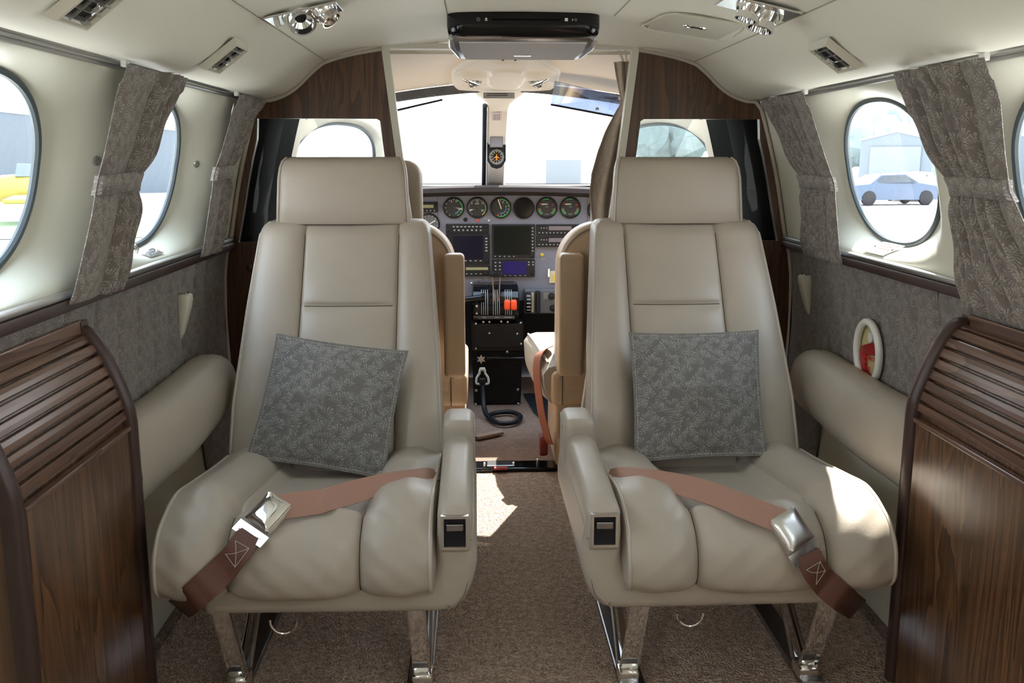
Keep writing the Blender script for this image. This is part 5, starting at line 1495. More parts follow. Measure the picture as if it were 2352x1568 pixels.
for n_, px in enumerate((1252, )):
    p = pp(px, 676); mb = MB()
    for k in range(4): mb.bx((p.x - 0.010, PY - 0.0512, p.z + 0.010 - k * 0.007), (p.x + 0.010, PY - 0.05, p.z + 0.013 - k * 0.007))
    obj('print', mb, GREYMARK, t2, smooth=False)

# ------------------------------------------------------------------ throttle quadrant and pedestal
QY = 3.72
def qp(x, y): return atY(x, y, QY)
a = qp(1085, 735); b = qp(1193, 660)
t = thing('throttle_quadrant', 'black throttle quadrant with two orange-red lever knobs', 'throttle quadrant', ((a.x + b.x) / 2, QY, a.z))
mb = MB(); rings = []
for x, k in ((a.x - 0.002, 0.9), (a.x + 0.004, 1.0), (b.x - 0.004, 1.0), (b.x + 0.002, 0.9)):
    ring = []
    H = b.z - a.z
    for j in range(13):
        an = lerp(-0.15, 1.75, j / 12); ring.append((x, QY + 0.11 - 0.115 * k * math.cos(an - 0.1), a.z + 0.01 + (H - 0.012) * k * max(0, math.sin(clamp(an, 0, PI / 2))) if an > 0 else a.z))
    ring += [(x, PY - 0.001, a.z + H * k * 0.98), (x, PY - 0.001, a.z)]
    rings.append(ring)
mb.loft(rings); obj('housing', mb, BLACKGLOSS, t, angle=50)
for px, w in ((1113, 0.010), (1140, 0.010), (1168, 0.010)):
    mb = MB()
    for dx in (-0.012, -0.004, 0.004, 0.012):
        pts = []
        for j in range(10):
            an = lerp(0.1, 1.1, j / 9); pts.append((qp(px, 700).x + dx, QY + 0.11 - 0.1165 * math.cos(an - 0.1), a.z + 0.01 + (b.z - a.z - 0.012) * math.sin(an)))
        mb.tube(pts, 0.0012, 5)
    obj('lever_slot', mb, GREYMARK, t)
mb = MB(); p = qp(1140, 728); mb.bx((qp(1098, 728).x, QY - 0.006, p.z - 0.006), (qp(1182, 728).x, QY - 0.002, p.z + 0.006)); lp = obj('label_strip', mb, plain('label_grey', srgb(70, 72, 78), 0.5), t, smooth=False)
for px, n_ in ((1112, 6), (1141, 7), (1167, 13)):
    mb = MB(); p = qp(px, 728); mb.bx((p.x - n_ * 0.0011, QY - 0.0066, p.z - 0.0016), (p.x + n_ * 0.0011, QY - 0.006, p.z + 0.0016)); obj('print', mb, GREYMARK, lp, smooth=False)
p = qp(1095, 709); mb = MB(); mb.box((p.x, QY - 0.008, p.z), (0.020, 0.02, 0.050), 0.006); k_ = obj('switch_block', mb, BLACK, t, smooth=False)
mb = MB(); mb.lathe([(0, 0), (0.005, 0), (0.004, 0.004), (0, 0.005)], (p.x, QY - 0.018, p.z + 0.014), (0, -1, 0), 12); obj('button', mb, PLASTIC_WHITE, k_)
mb = MB(); mb.poly([(p.x - 0.004, QY - 0.0188, p.z - 0.018), (p.x + 0.004, QY - 0.0188, p.z - 0.018), (p.x, QY - 0.0188, p.z - 0.010)]); obj('arrow_mark', mb, WHITEMARK, k_, smooth=False)
for x0, y0, x1, y1 in ((1136, 692, 1130, 632), (1145, 692, 1149, 632)):
    p0 = atY(x0, y0, QY + 0.01); p1 = atY(x1, y1, QY - 0.02)
    mb = MB(); mb.tube([p0, p1], 0.0022, 6); lv = obj('throttle_lever', mb, plain('lever_bronze', srgb(190, 160, 128), 0.35, 0.6), t)
    mb = MB(); mb.box(p1 + Vector((0, 0, 0.004)), (0.018, 0.022, 0.020), 0.005); obj('lever_knob', mb, BLACK, lv, smooth=False)
for px in (1165, 1180):
    p = atY(px, 700, QY - 0.03); mb = MB(); mb.box(p, (0.0235, 0.03, 0.040), 0.008, 3); obj('mixture_knob', mb, ORANGE, t, angle=60, label='orange-red lever knob')
p0 = atY(1078, 690, QY - 0.02); p1 = atY(1112, 684, QY - 0.02)
mb = MB(); mb.tube([p0 + Vector((-0.03, 0, 0)), p1], 0.014, 14); mb.tube([p1 - Vector((0.012, 0, 0.0)), p1 + Vector((0.004, 0, 0))], 0.018, 14); obj('propeller_handle', mb, BLACKGLOSS, t)
for k in range(8):
    p = atY(1103 + k * 11.2, 666, QY + 0.09); mb = MB(); mb.box(p, (0.0055, 0.008, 0.016), 0.002); obj('rocker_switch', mb, WHITEMARK, t, smooth=False)

pz = [(3.76, 0.352), (3.765, 0.24), (3.775, 0.235), (3.79, 0.20), (3.81, 0.195), (3.84, 0.0)]
t = thing('center_pedestal', 'black control pedestal below the throttles with a star-shaped knob', 'pedestal', (-0.01, 3.84, 0))
xa, xb = atY(1083, 800, 3.77).x, atY(1202, 800, 3.77).x
mb = MB(); rings = []
for y, z in pz: rings.append([(xa + (0.35 - z) * 0.02, y, z), (xb - (0.35 - z) * 0.02, y, z), (xb - (0.35 - z) * 0.02, PY + 0.1, z), (xa + (0.35 - z) * 0.02, PY + 0.1, z)])
mb.loft(rings); obj('housing', mb, PEDBLACK, t, smooth=False)
def fp(px, py, Y=3.755): return atY(px, py, Y)
a_, b_ = fp(1088, 798), fp(1198, 742); mb = MB(); mb.bx((a_.x, 3.752, a_.z), (b_.x, 3.762, b_.z), 0.003); cov = obj('cover_plate', mb, BLACK, t, smooth=False)
for px, py in ((1093, 743), (1110, 739), (1124, 739), (1151, 738), (1166, 739), (1196, 741), (1197, 789), (1093, 800), (1124, 765), (1188, 766)):
    p = fp(px, py); mb = MB(); mb.lathe([(0, 0), (0.005, 0), (0.004, 0.003), (0, 0.004)], (p.x, 3.752, p.z), (0, -1, 0), 12); obj('screw', mb, CHROME_DULL, t)
p = fp(1105, 823, 3.74); mb = MB()
star = [((0.020 if k % 2 == 0 else 0.010) * math.sin(2 * PI * k / 12), (0.020 if k % 2 == 0 else 0.010) * math.cos(2 * PI * k / 12)) for k in range(12)]
mb.prism(star, 0.016, (), Matrix.Translation(p) @ Matrix.Rotation(PI / 2, 4, 'X')); obj('star_knob', mb, GUNMETAL, t, smooth=False)
p = fp(1165, 822, 3.74); mb = MB(); mb.tube([fp(1118, 822, 3.745), fp(1202, 824, 3.745)], 0.009, 12); obj('bar_handle', mb, BLACKGLOSS, t)
mb = MB(); mb.lathe([(0, 0), (0.006, 0), (0.005, 0.02), (0, 0.021)], fp(1165, 806, 3.755), (0, -1, 0), 14); obj('lock_pin', mb, CHROME, t)
for px, py in ((1093, 927), (1190, 926), (1094, 895), (1189, 893)):
    p = fp(px, py, 3.832); mb = MB(); mb.lathe([(0, 0), (0.006, 0), (0.004, 0.003), (0, 0.004)], (p.x, 3.832 - 0.012, p.z), (0, -1, 0), 12); obj('screw', mb, CHROME_DULL, t)
# oxygen hose with white D-shaped handle hanging from the pedestal and coiled on the carpet
t = thing('mask_hose', 'black hose with a white D-shaped handle, looped on the cockpit carpet', 'hose', (0, 3.7, 0))
hp = fp(1108, 868, 3.72)
D = [(0, 0.036), (0.009, 0.034), (0.011, 0.020), (0.022, 0.002), (0.024, -0.020), (0.014, -0.024), (-0.014, -0.024), (-0.024, -0.020), (-0.022, 0.002), (-0.011, 0.020), (-0.009, 0.034)]
mb = MB(); mb.tube([hp + Vector((x, 0, z)) for x, z in [(q.x, q.y) for q in spline([(a, b, 0) for a, b in D], 44, True)]], 0.0048, 8, closed=True)
mb.box(hp + Vector((0, 0, 0.036)), (0.022, 0.010, 0.014), 0.003); obj('handle', mb, PLASTIC_WHITE, t, label='white D-shaped handle')
mb = MB(); mb.box(hp + Vector((0, -0.004, -0.012)), (0.026, 0.018, 0.028), 0.007, 3); obj('plug', mb, BLACK, t)
hs = [hp + Vector((0, -0.002, -0.028))] + [fp(1110, 905, 3.70), fp(1112, 935, 3.66)] + [atZ(*q, 0.012) for q in ((1122, 958), (1150, 972), (1185, 968), (1195, 955), (1172, 946), (1140, 948), (1118, 955))]
mb = MB(); mb.tube(spline(hs, 90), 0.0095, 10); obj('hose', mb, BLACK, t)

# ------------------------------------------------------------------ compass, placards, visors, overhead console
def post_pt(px, py, off=0.04):
    """spot on the front of the windshield post"""
    best = None
    for k in range(101):
        p = ws_at(-0.012, k / 100); q = atY(px, py, p.y - off)
        e = abs(q.z - p.z)
        if best is None or e < best[0]: best = (e, q, k / 100)
    return best[1], (ws_at(-0.012, min(1, best[2] + 0.05)) - ws_at(-0.012, best[2])).normalized()
cy_ = post_pt(1140, 352)[0].y - 0.012
c = atY(1140, 352, cy_); w = 0.036
t = thing('magnetic_compass', 'black compass with an orange airplane rose on the windshield post', 'compass', c)
mb = MB(); mb.prism([(-w, 0.030), (-w * 0.55, 0.044), (w * 0.55, 0.044), (w, 0.030), (w, -0.040), (w * 0.55, -0.066), (0, -0.072), (-w * 0.55, -0.066), (-w, -0.040)], 0.05, (), Matrix.Translation(c + Vector((0, 0.012, 0.012))) @ Matrix.Rotation(PI / 2, 4, 'X')); obj('housing', mb, BLACK, t, smooth=False)
cc0 = c + Vector((0, -0.0385, -0.014))
mb = MB()
for k in range(36):
    a_ = 2 * PI * k / 36; r0, r1 = (0.022, 0.029) if k % 3 else (0.020, 0.030)
    mb.tube([cc0 + Vector((r0 * math.sin(a_), -0.0005, r0 * math.cos(a_))), cc0 + Vector((r1 * math.sin(a_), -0.0005, r1 * math.cos(a_)))], 0.0007, 4)
dl = obj('card_ticks', mb, WHITEMARK, t)
for body, a_, m in (('N', 0, AMBER), ('3', 30, YELLOWMARK), ('6', 60, WHITEMARK), ('E', 90, WHITEMARK), ('12', 120, AMBER), ('15', 150, WHITEMARK), ('S', 180, WHITEMARK), ('21', 210, AMBER), ('24', 240, WHITEMARK), ('W', 270, WHITEMARK), ('30', 300, YELLOWMARK), ('33', 330, WHITEMARK)):
    r_ = 0.0155 if m is not AMBER or a_ else 0.017; a_ = math.radians(a_)
    obj('numeral', text_mb(body, 0.0065, cc0 + Vector((r_ * 1.1 * math.sin(a_), -0.001, r_ * 1.1 * math.cos(a_))), (1, 0, 0), (0, 0, 1)), m, dl, smooth=False)
pl = [(0, 0.013), (0.0018, 0.008), (0.0022, 0.003), (0.011, -0.003), (0.011, -0.0055), (0.0022, -0.003), (0.0016, -0.008), (0.005, -0.011), (0.005, -0.013), (0, -0.0118)]
pl = pl + [(-x, z) for x, z in reversed(pl[1:-1])]
mb = MB(); mb.prism(pl, 0.001, (), Matrix.Translation(cc0 + Vector((0, -0.0008, 0))) @ Matrix.Rotation(PI / 2, 4, 'X')); obj('airplane_index', mb, AMBER, t, smooth=False)
yk = post_pt(1140, 320)[0].y - 0.012; a_, b_ = atY(1126, 338, yk), atY(1155, 314, yk); mb = MB(); mb.bx((a_.x, yk, a_.z), (b_.x, cy_ - 0.02, b_.z)); cd = obj('correction_card', mb, plain('card_grey', srgb(112, 110, 118), 0.5), t, smooth=False)
mb = MB()
for k in range(6): z = lerp(a_.z, b_.z, 0.15 + 0.14 * k); mb.bx((a_.x + 0.004, yk - 0.0006, z - 0.0012), (b_.x - 0.004, yk, z + 0.0012))
obj('print', mb, GREYMARK, cd, smooth=False)

p, up = post_pt(1141, 268)
t = thing('post_placard', 'small white printed placard on the cream windshield post above the compass', 'sign', p)
nn = Vector((1, 0, 0)).cross(up)
M = Matrix(((1, up.x, nn.x, p.x), (0, up.y, nn.y, p.y), (0, up.z, nn.z, p.z), (0, 0, 0, 1)))
mb = MB(); mb.box((0, 0, 0), (0.034, 0.060, 0.0015)); obj('plate', T(mb, M), plain('placard_pinkwhite', srgb(226, 214, 216), 0.5), t, smooth=False)
mb = MB()
for k in range(4): mb.box((-0.010 + 0.0065 * k, 0, 0.0009), (0.003, 0.05, 0.0004))
obj('print', T(mb, M), GREYMARK, t, smooth=False)
p = atY(1146, 219, 3.405)
t = thing('header_placard', 'small dark metal placard at the top of the windshield post', 'sign', p)
mb = MB(); mb.box(p, (0.108, 0.003, 0.022), 0.001, 1, Matrix.Rotation(-0.5, 3, 'X')); obj('plate', mb, plain('placard_steel', (0.30, 0.31, 0.34, 1), 0.3, 0.9), t, smooth=False)
mb = MB()
for k in range(3): mb.box(p + Vector((-0.006, -0.0022 - (1 - k) * 0.0028, (1 - k) * 0.0055)), (0.072, 0.001, 0.0018))
obj('print', mb, BLACK, t, smooth=False)

# sun visors
def visor(pts, m, lab, Y, dY):
    t = thing('sun_visor', lab, 'sun visor', atY(*pts[0], Y), 'transparent sun visors')
    W = [atY(x, y, Y + dy) for (x, y), dy in zip(pts, dY)]
    n_ = (W[1] - W[0]).cross(W[3] - W[0]).normalized() * 0.003
    mb = MB(); mb.loft([[w for w in W], [w + n_ for w in W]]); obj('panel', mb, m, t, smooth=False)
    mb = MB(); mb.tube([W[3], W[2]], 0.0035, 6); obj('lower_edge', mb, BLACK, t)
    return t, W
visor([(905, 222), (1032, 190), (1016, 229), (912, 253)], GLASS, 'clear sun visor at the upper left of the windshield', 3.26, (-0.06, 0, 0.10, 0.04))
t, W = visor([(1274, 187), (1440, 226), (1436, 272), (1265, 240)], VISOR, 'blue-grey tinted sun visor at the upper right of the windshield', 3.22, (0, -0.06, 0.02, 0.08))
p = W[0].lerp(W[1], 0.62).lerp(W[3].lerp(W[2], 0.62), 0.8); mb = MB(); mb.lathe([(0, 0), (0.006, 0), (0.005, 0.005), (0, 0.006)], p + Vector((0, -0.002, 0)), (0, -1, -0.3), 14); obj('screw', mb, CHROME, t)

# overhead console: moulded cream block with four dished recesses and two map lights
t = thing('overhead_console', 'moulded cream overhead console with map lights above the windshield', 'overhead console', (0, 3.5, 1.25))
OY0, OY1 = 3.00, 3.42
def oc(x, y):
    """underside height of the console"""
    k = (y - OY0) / (OY1 - OY0)
    base = lerp(1.300, 1.226, k)
    hw = lerp(0.10, 0.182, sst(0, 0.55, k)) - 0.012 * sst(0.85, 1, k)
    e = max(abs(x) - hw + 0.014, 0) / 0.02
    z = base + 0.045 * min(e, 1.6) ** 2
    for cx_, cyk, rx, rk, dep in ((-0.105, 0.47, 0.060, 0.13, 0.018), (0.105, 0.47, 0.060, 0.13, 0.018), (-0.105, 0.80, 0.062, 0.13, 0.022), (0.105, 0.80, 0.062, 0.13, 0.022), (0, 0.10, 0.060, 0.12, 0.012)):
        d = ((x - cx_) / rx) ** 2 + ((k - cyk) / rk) ** 2
        z += dep * (1 - sst(0.45, 1.0, d))
    d = (abs(x / 0.062) ** 3 + abs((k - 0.62) / 0.30) ** 3); z -= 0.008 * (1 - sst(0.7, 1.0, d))
    return z
XC2 = 0.005
mb = MB(); mb.grid(lambda u, v: (XC2 + lerp(-0.20, 0.20, u), lerp(OY0, OY1, v), oc(lerp(-0.20, 0.20, u), lerp(OY0, OY1, v))), 80, 90)
mb.grid(lambda u, v: (XC2 + lerp(-0.20, 0.20, u), OY1 + 0.001, lerp(oc(lerp(-0.20, 0.20, u), OY1), 1.30, v)), 80, 2)
obj('molded_shell', mb, plain('console_cream', srgb(242, 236, 226), 0.5), t, angle=70)
for sg in (-1, 1):
    y = lerp(OY0, OY1, 0.74); mb = MB()
    mb.lathe([(0, -0.014), (0.020, -0.014), (0.027, 0.020), (0.025, 0.022), (0.017, 0.0), (0, 0.0)], (XC2 + sg * 0.108, y, 1.262), (-sg * 0.5, -0.35, -0.7), 24); l_ = obj('map_light', mb, CHROME, t)
    mb = MB(); mb.tube([(XC2 + sg * 0.148, y - 0.05, 1.262), (XC2 + sg * 0.125, y - 0.045, 1.250), (XC2 + sg * 0.088, y + 0.02, 1.240)], [0.006, 0.009, 0.004], 10); obj('lamp_arm', mb, CHROME, l_)
for x in (-0.016, 0.022):
    mb = MB(); y = lerp(OY0, OY1, 0.12); mb.lathe([(0, 0), (0.007, 0), (0.004, 0.012), (0, 0.013)], (XC2 + x, y, oc(x, y) + 0.001), (0, -0.5, -1), 12); obj('phone_jack', mb, BLACK, t)

# ------------------------------------------------------------------ pilot seats seen past the cabin seats
def pilot_seat(s, lab):
    S = lambda q, y, z: (s * q - 0.015 + (0.0 if s < 0 else 0.0), y, z)
    qi = 0.145 if s < 0 else 0.165
    t = thing('pilot_seat', lab, 'seat', S(0.40, 3.05, 0), 'tan leather pilot seats')
    def arch(z0, z1, q0, q1, y0, y1, n_=24, rad=0.13, inset=0.0):
        """back shell outline with round shoulders, lofted in depth"""
        out = [(q0 + inset, z0 + inset)]
        for k in range(n_ + 1):
            a_ = PI - PI / 2 * k / n_; out.append((q0 + rad + (rad - inset) * math.cos(a_), z1 - rad + (rad - inset) * math.sin(a_)))
        for k in range(n_ + 1):
            a_ = PI / 2 - PI / 2 * k / n_; out.append((q1 - rad + (rad - inset) * math.cos(a_), z1 - rad + (rad - inset) * math.sin(a_)))
        out.append((q1 - inset, z0 + inset))
        return out
    def shell(z0, z1, q0, q1, y0, lean, th, r=0.02, rad=0.13):
        mb = MB(); rings = []
        for yy, ins in ((0, r), (r * 0.3, r * 0.3), (r, 0), (th - r, 0), (th - r * 0.3, r * 0.3), (th, r)):
            rings.append([S(q, y0 + yy + (z - z0) * lean * -1, z) for q, z in arch(z0, z1, q0, q1, 0, 0, rad=rad, inset=ins)])
        mb.loft(rings); return mb
    b = obj('backrest', shell(0.26, 0.808, qi, 0.60, 2.90, 0.04, 0.13, 0.03), LEATHER_TAN, t, angle=60)
    mb = shell(0.34, 0.765, qi + 0.045, 0.56, 2.893, 0.04, 0.02, 0.006, rad=0.10); obj('back_panel', mb, LEATHER_TAN, b, angle=60)
    mb = MB(); mb.tube([S(q, 2.905 - (z - 0.26) * 0.04, z) for q, z in arch(0.26, 0.808, qi, 0.60, 0, 0, inset=0.012)], 0.0035, 6); obj('backrest_piping', mb, PIPING, b)
    obj('headrest', shell(0.79, 0.992, 0.245 if s < 0 else 0.275, 0.53, 2.93, 0.03, 0.10, 0.03, rad=0.05), LEATHER, t, angle=60)
    # armrest pad folded up against the aisle side of the back
    q0, q1 = (0.117, 0.180) if s < 0 else (0.163, 0.238)
    mb = MB(); mb.bx(S(q0, 2.80, 0.352), S(q1, 2.872, 0.722), 0.014, 4); obj('folded_armrest', mb, LEATHER_TAN, t, angle=60)
    mb = MB(); mb.bx(S(qi - 0.010, 2.95, 0.335), S(0.60, 3.44, 0.420), 0.035, 5); c_ = obj('seat_cushion', mb, LEATHER, t, angle=60) if s < 0 else None
    if s > 0:
        mb.bm.free(); mb = MB(); rings = []
        for y, z, q in ((2.93, 0.36, 0.13), (3.0, 0.390, 0.115), (3.12, 0.405, 0.098), (3.25, 0.402, 0.090), (3.36, 0.388, 0.090), (3.43, 0.36, 0.10), (3.45, 0.32, 0.11)):
            rings.append([S(q + 0.02, y, 0.24), S(q, y, 0.29), S(q - 0.004, y, z - 0.03), S(q + 0.012, y, z - 0.008), S(q + 0.04, y, z), S(0.45, y, z), S(0.58, y, z - 0.02), S(0.60, y, 0.26)])
        mb.loft(rings); c_ = obj('seat_cushion', mb, LEATHER, t, angle=60)
        mb = MB(); mb.tube([S(q, y, z) for q, y, z in ((0.142, 2.95, 0.365), (0.127, 3.0, 0.384), (0.110, 3.12, 0.399), (0.102, 3.25, 0.396), (0.102, 3.36, 0.382))], 0.004, 6); obj('cushion_piping', mb, PIPING, c_)
    mb = MB(); mb.bx(S(0.112 if s < 0 else 0.150, 2.90, 0.235), S(0.60, 3.40, 0.345), 0.02, 3); obj('seat_frame', mb, LEATHER_TAN, t, angle=60)
    mb = MB(); mb.bx(S(0.120 if s < 0 else 0.168, 2.96, 0.01), S(0.58, 3.3, 0.245), 0.025, 4); obj('pedestal_cover', mb, LEATHER_TAN, t, angle=60)
    mb = MB(); mb.tube([S(qi + 0.018, 2.897, 0.24), S(qi + 0.018, 2.897, 0.34)], 0.0014, 5); obj('seam', mb, SEAM, t)
    if s > 0:
        mb = MB(); P_ = [Vector(S(0.155, 3.02, 0.40)), Vector(S(0.118, 2.99, 0.385)), Vector(S(0.108, 2.97, 0.33)), Vector(S(0.120, 2.955, 0.22)), Vector(S(0.135, 2.945, 0.15)), Vector(S(0.15, 2.945, 0.10))]
        P_ = spline(P_, 24); strap(mb, P_, [Vector((-1, -0.5, 0.3))] * 24, 0.040); obj('seat_belt', mb, plain('rust_belt', srgb(150, 84, 62), 0.6), t, angle=60)
        mb = MB(); mb.lathe([(0, -0.012), (0.035, -0.012), (0.038, 0), (0.035, 0.012), (0, 0.012)], S(0.132, 2.99, 0.085), (1, 0, 0), 24); obj('red_reel', mb, plain('reel_red', srgb(120, 30, 24), 0.5), t)
    return t
pilot_seat(-1, 'tan leather pilot seat behind the left cabin seat, folded armrest showing')
pilot_seat(1, 'tan leather copilot seat behind the right cabin seat, sunlit cushion and rust belt')

# doorway curtain bunched at the right side of the opening
t = thing('doorway_curtain', 'brown print curtain gathered at the right side of the cockpit doorway', 'curtain', atY(1410, 400, 2.76))
rows = [(140, 1414, 1462), (170, 1418, 1458), (205, 1425, 1456), (235, 1430, 1462), (262, 1415, 1470), (300, 1395, 1470), (350, 1376, 1466), (400, 1362, 1458), (450, 1358, 1450), (500, 1364, 1440), (545, 1372, 1434), (600, 1380, 1430)]
CY = 2.755
def dc(u, v):
    y = lerp(140, 600, v); x0 = interp(y, [(r[0], r[1]) for r in rows]); x1 = interp(y, [(r[0], r[2]) for r in rows])
    p = atY(lerp(x0, x1, u), y, CY)
    wd = (x1 - x0) / 100
    p.y += 0.018 * math.sin(u * PI * 5 + 0.6 * math.sin(v * 9)) * wd + 0.03 * (1 - math.sin(u * PI)) * wd + 0.012
    return p
mb = MB(); mb.grid(dc, 70, 60, lambda u, v: (u * 0.4, v * 0.55)); o = obj('curtain_cloth', mb, FABRIC_BROWN, t, angle=80)
md = o.modifiers.new('cloth_thickness', 'SOLIDIFY'); md.thickness = 0.003; md.offset = 0
for x0, x1 in ((1420, 1432), (1437, 1439), (1452, 1446)):
    p0, p1 = atY(x0, 114, CY + 0.01), atY(x1, 142, CY + 0.01); mb = MB(); mb.tube([p0, p1], 0.0035, 6); obj('hanger_tab', mb, PLASTIC_CREAM, t)
mb = MB(); p0, p1 = Vector((-0.34, CY + 0.01, 1.287)), Vector((0.36, CY + 0.01, 1.287)); mb.tube([p0, p1], 0.005, 8); tag(obj('curtain_rod', mb, PLASTIC_CREAM), 'thin cream curtain rod across the top of the cockpit doorway', 'rod')

# floor pieces at the doorway
t = thing('door_sill', 'black metal threshold with a red bar between cabin and cockpit carpets', 'threshold', (0.02, 3.0, 0))
mb = MB(); mb.bx((-0.26, 2.965, -0.003), (0.26, 3.045, 0.014), 0.004); obj('sill_plate', mb, BLACKGLOSS, t, smooth=False)
a_, b_ = atZ(1118, 1072, 0.016), atZ(1182, 1062, 0.016)
mb = MB(); mb.bx((a_.x, 2.975, 0.013), (b_.x, 3.03, 0.020), 0.003); obj('latch_plate', mb, GUNMETAL, t, smooth=False)
mb = MB(); mb.bx((-0.045, 2.955, 0.010), (0.0, 2.975, 0.018), 0.002); obj('red_bar', mb, plain('sill_red', srgb(150, 40, 40), 0.4), t, smooth=False)
for x in (-0.075, 0.020, 0.10): mb = MB(); mb.lathe([(0, 0), (0.005, 0), (0.004, 0.014), (0, 0.016)], (x, 2.985 + 0.03 * (x > 0.05), 0.013), (0, 0, 1), 12); obj('peg', mb, CHROME, t)
p = atZ(1118, 1003, 0.006); q = atZ(1152, 996, 0.006)
mb = MB(); d_ = (q - p); mb.box((p + q) / 2 + Vector((-0.02, 0, 0.002)), (d_.length + 0.05, 0.030, 0.012), 0.003, 2, Matrix.Rotation(math.atan2(d_.y, d_.x), 3, 'Z')); tag(obj('carpet_edge_strip', mb, plain('strip_tan', srgb(150, 124, 108), 0.6), smooth=False), 'loose tan edging strip lying on the cockpit carpet', 'strip')
mb = MB(); mb.prism([(atZ(x, y, 0).x, atZ(x, y, 0).y) for x, y in ((1203, 905), (1262, 905), (1290, 985), (1255, 975), (1225, 945))], 0.006, (), Matrix.Translation((0, 0, -0.002))); tag(obj('floor_plate', mb, plain('floor_blue_black', srgb(30, 34, 40), 0.45), smooth=False), 'dark blue-black floor plate beside the copilot seat', 'plate')

# ================================================================== OUTSIDE, SEEN PALE THROUGH THE WINDOWS
GZ = -1.10
mb = MB(); mb.grid(lambda u, v: (lerp(-120, 120, u), lerp(-60, 140, v), GZ), 10, 10)
struct(obj('ground_apron', mb, plain('concrete_apron', (0.55, 0.54, 0.52, 1), 0.9)))
def strip(name, pts, m):
    mb = MB(); mb.poly([(x, y, GZ + 0.02) for x, y in pts]); return mb
mb = strip('grass', [(-60, 20), (-8, 26), (-8, 33), (-60, 30)], None); tag(obj('grass_strip', mb, plain('grass_green', (0.12, 0.18, 0.08, 1), 0.9), smooth=False), 'pale green grass strip before the left hangar', 'grass', kind='stuff')
mb = strip('grass', [(9, 14), (30, 20), (30, 26), (9, 21)], None); tag(obj('grass_strip', mb, plain('grass_green_right', (0.12, 0.18, 0.08, 1), 0.9), smooth=False), 'pale grass patch outside the right window', 'grass', kind='stuff')
def hangar(c, size, rot, roof, wall_m, roof_m, lab, door=True):
    t = thing('hangar', lab, 'hangar', (c[0], c[1], GZ), 'metal hangars')
    Rz = Matrix.Translation((c[0], c[1], GZ)) @ Matrix.Rotation(rot, 4, 'Z'); w, d, h = size
    mb = MB(); mb.prism([(-w / 2, 0), (w / 2, 0), (w / 2, h), (0, h + roof), (-w / 2, h)], d, (), Rz @ Matrix.Translation((0, d / 2, 0)) @ Matrix.Rotation(PI / 2, 4, 'X')); obj('walls', mb, wall_m, t, smooth=False)
    mb = MB()
    for sg in (-1, 1): mb.loft([[(sg * (w / 2 + 0.02), y, h - 0.12), (0, y, h + roof - 0.06), (0, y, h + roof + 0.1), (sg * (w / 2 + 0.02), y, h + 0.0)] for y in (-d / 2 - 0.06, d / 2)])
    obj('roof', T(mb, Rz), roof_m, t, smooth=False)
    if door:
        mb = MB(); mb.box((0, -d / 2 - 0.06, h * 0.42), (w * 0.7, 0.1, h * 0.84)); obj('door', T(mb, Rz), plain('hangar_door_' + str(len(bpy.data.materials)), (0.16, 0.18, 0.195, 1), 0.7), t, smooth=False)
    return t
HB = plain('hangar_blue_grey', (0.095, 0.115, 0.135, 1), 0.8); HR = plain('hangar_roof_grey', (0.34, 0.37, 0.40, 1), 0.8); HW = plain('hangar_white', (0.37, 0.40, 0.42, 1), 0.8); HP = plain('hangar_pale_blue', (0.13, 0.155, 0.175, 1), 0.8)
hangar((-1.4, 44), (5.4, 10, 3.8), 0.0, 0.28, HW, HR, 'pale hangar straight ahead through the left windshield', False)
hangar((-30, 60), (26, 10, 3.6), 0.45, 1.2, HB, HR, 'blue-grey metal hangar seen through the far left window', False)
hangar((32, 70), (5, 8, 3.4), -0.75, 0.5, HP, HR, 'pale hangar with white door seen through the right window')
hangar((45, 78), (9, 8, 3.4), -0.3, 0.6, HB, HR, 'blue-grey hangar farther right behind the parked cars', False)
hangar((6.4, 74), (3.6, 6, 2.3), 0.0, 0.2, HW, HR, 'faint white building beyond the right windshield')
for k, (x, y, r, h) in enumerate(((34, 108, 5, 6.5), (45, 112, 6, 7), (57, 110, 6, 6.6), (23, 116, 5, 6), (70, 112, 7, 7))):
    rnd = random.Random(k); t = thing('tree', ('rounded tree in the haze above the hangar roofs', 'tallest hazy tree behind the right-hand hangars', 'broad hazy tree right of the tallest one', 'low hazy tree left of the hangar', 'hazy tree at the far right of the row')[k], 'tree', (x, y, GZ), 'trees beyond the airfield')
    mb = MB()
    for _ in range(9):
        c_ = Vector((x + rnd.uniform(-r, r) * 0.5, y + rnd.uniform(-r, r) * 0.5, GZ + h * rnd.uniform(0.45, 0.8)))
        g = bmesh.ops.create_icosphere(mb.bm, subdivisions=3, radius=r * rnd.uniform(0.35, 0.55), matrix=Matrix.Translation(c_))
        for v in g['verts']: v.co += (v.co - c_) * rnd.uniform(-0.14, 0.14)
    obj('crown', mb, plain('tree_haze_tint_%d' % k, (0.19, 0.25, 0.25, 1), 0.9), t, angle=20)  # aerial haze is put into the pale blue-green crown colour
    mb = MB(); mb.tube([(x, y, GZ), (x + 0.2, y, GZ + h * 0.5)], [0.3, 0.18], 8); obj('trunk', mb, plain('tree_bark_%d' % k, (0.06, 0.045, 0.03, 1), 0.9), t)
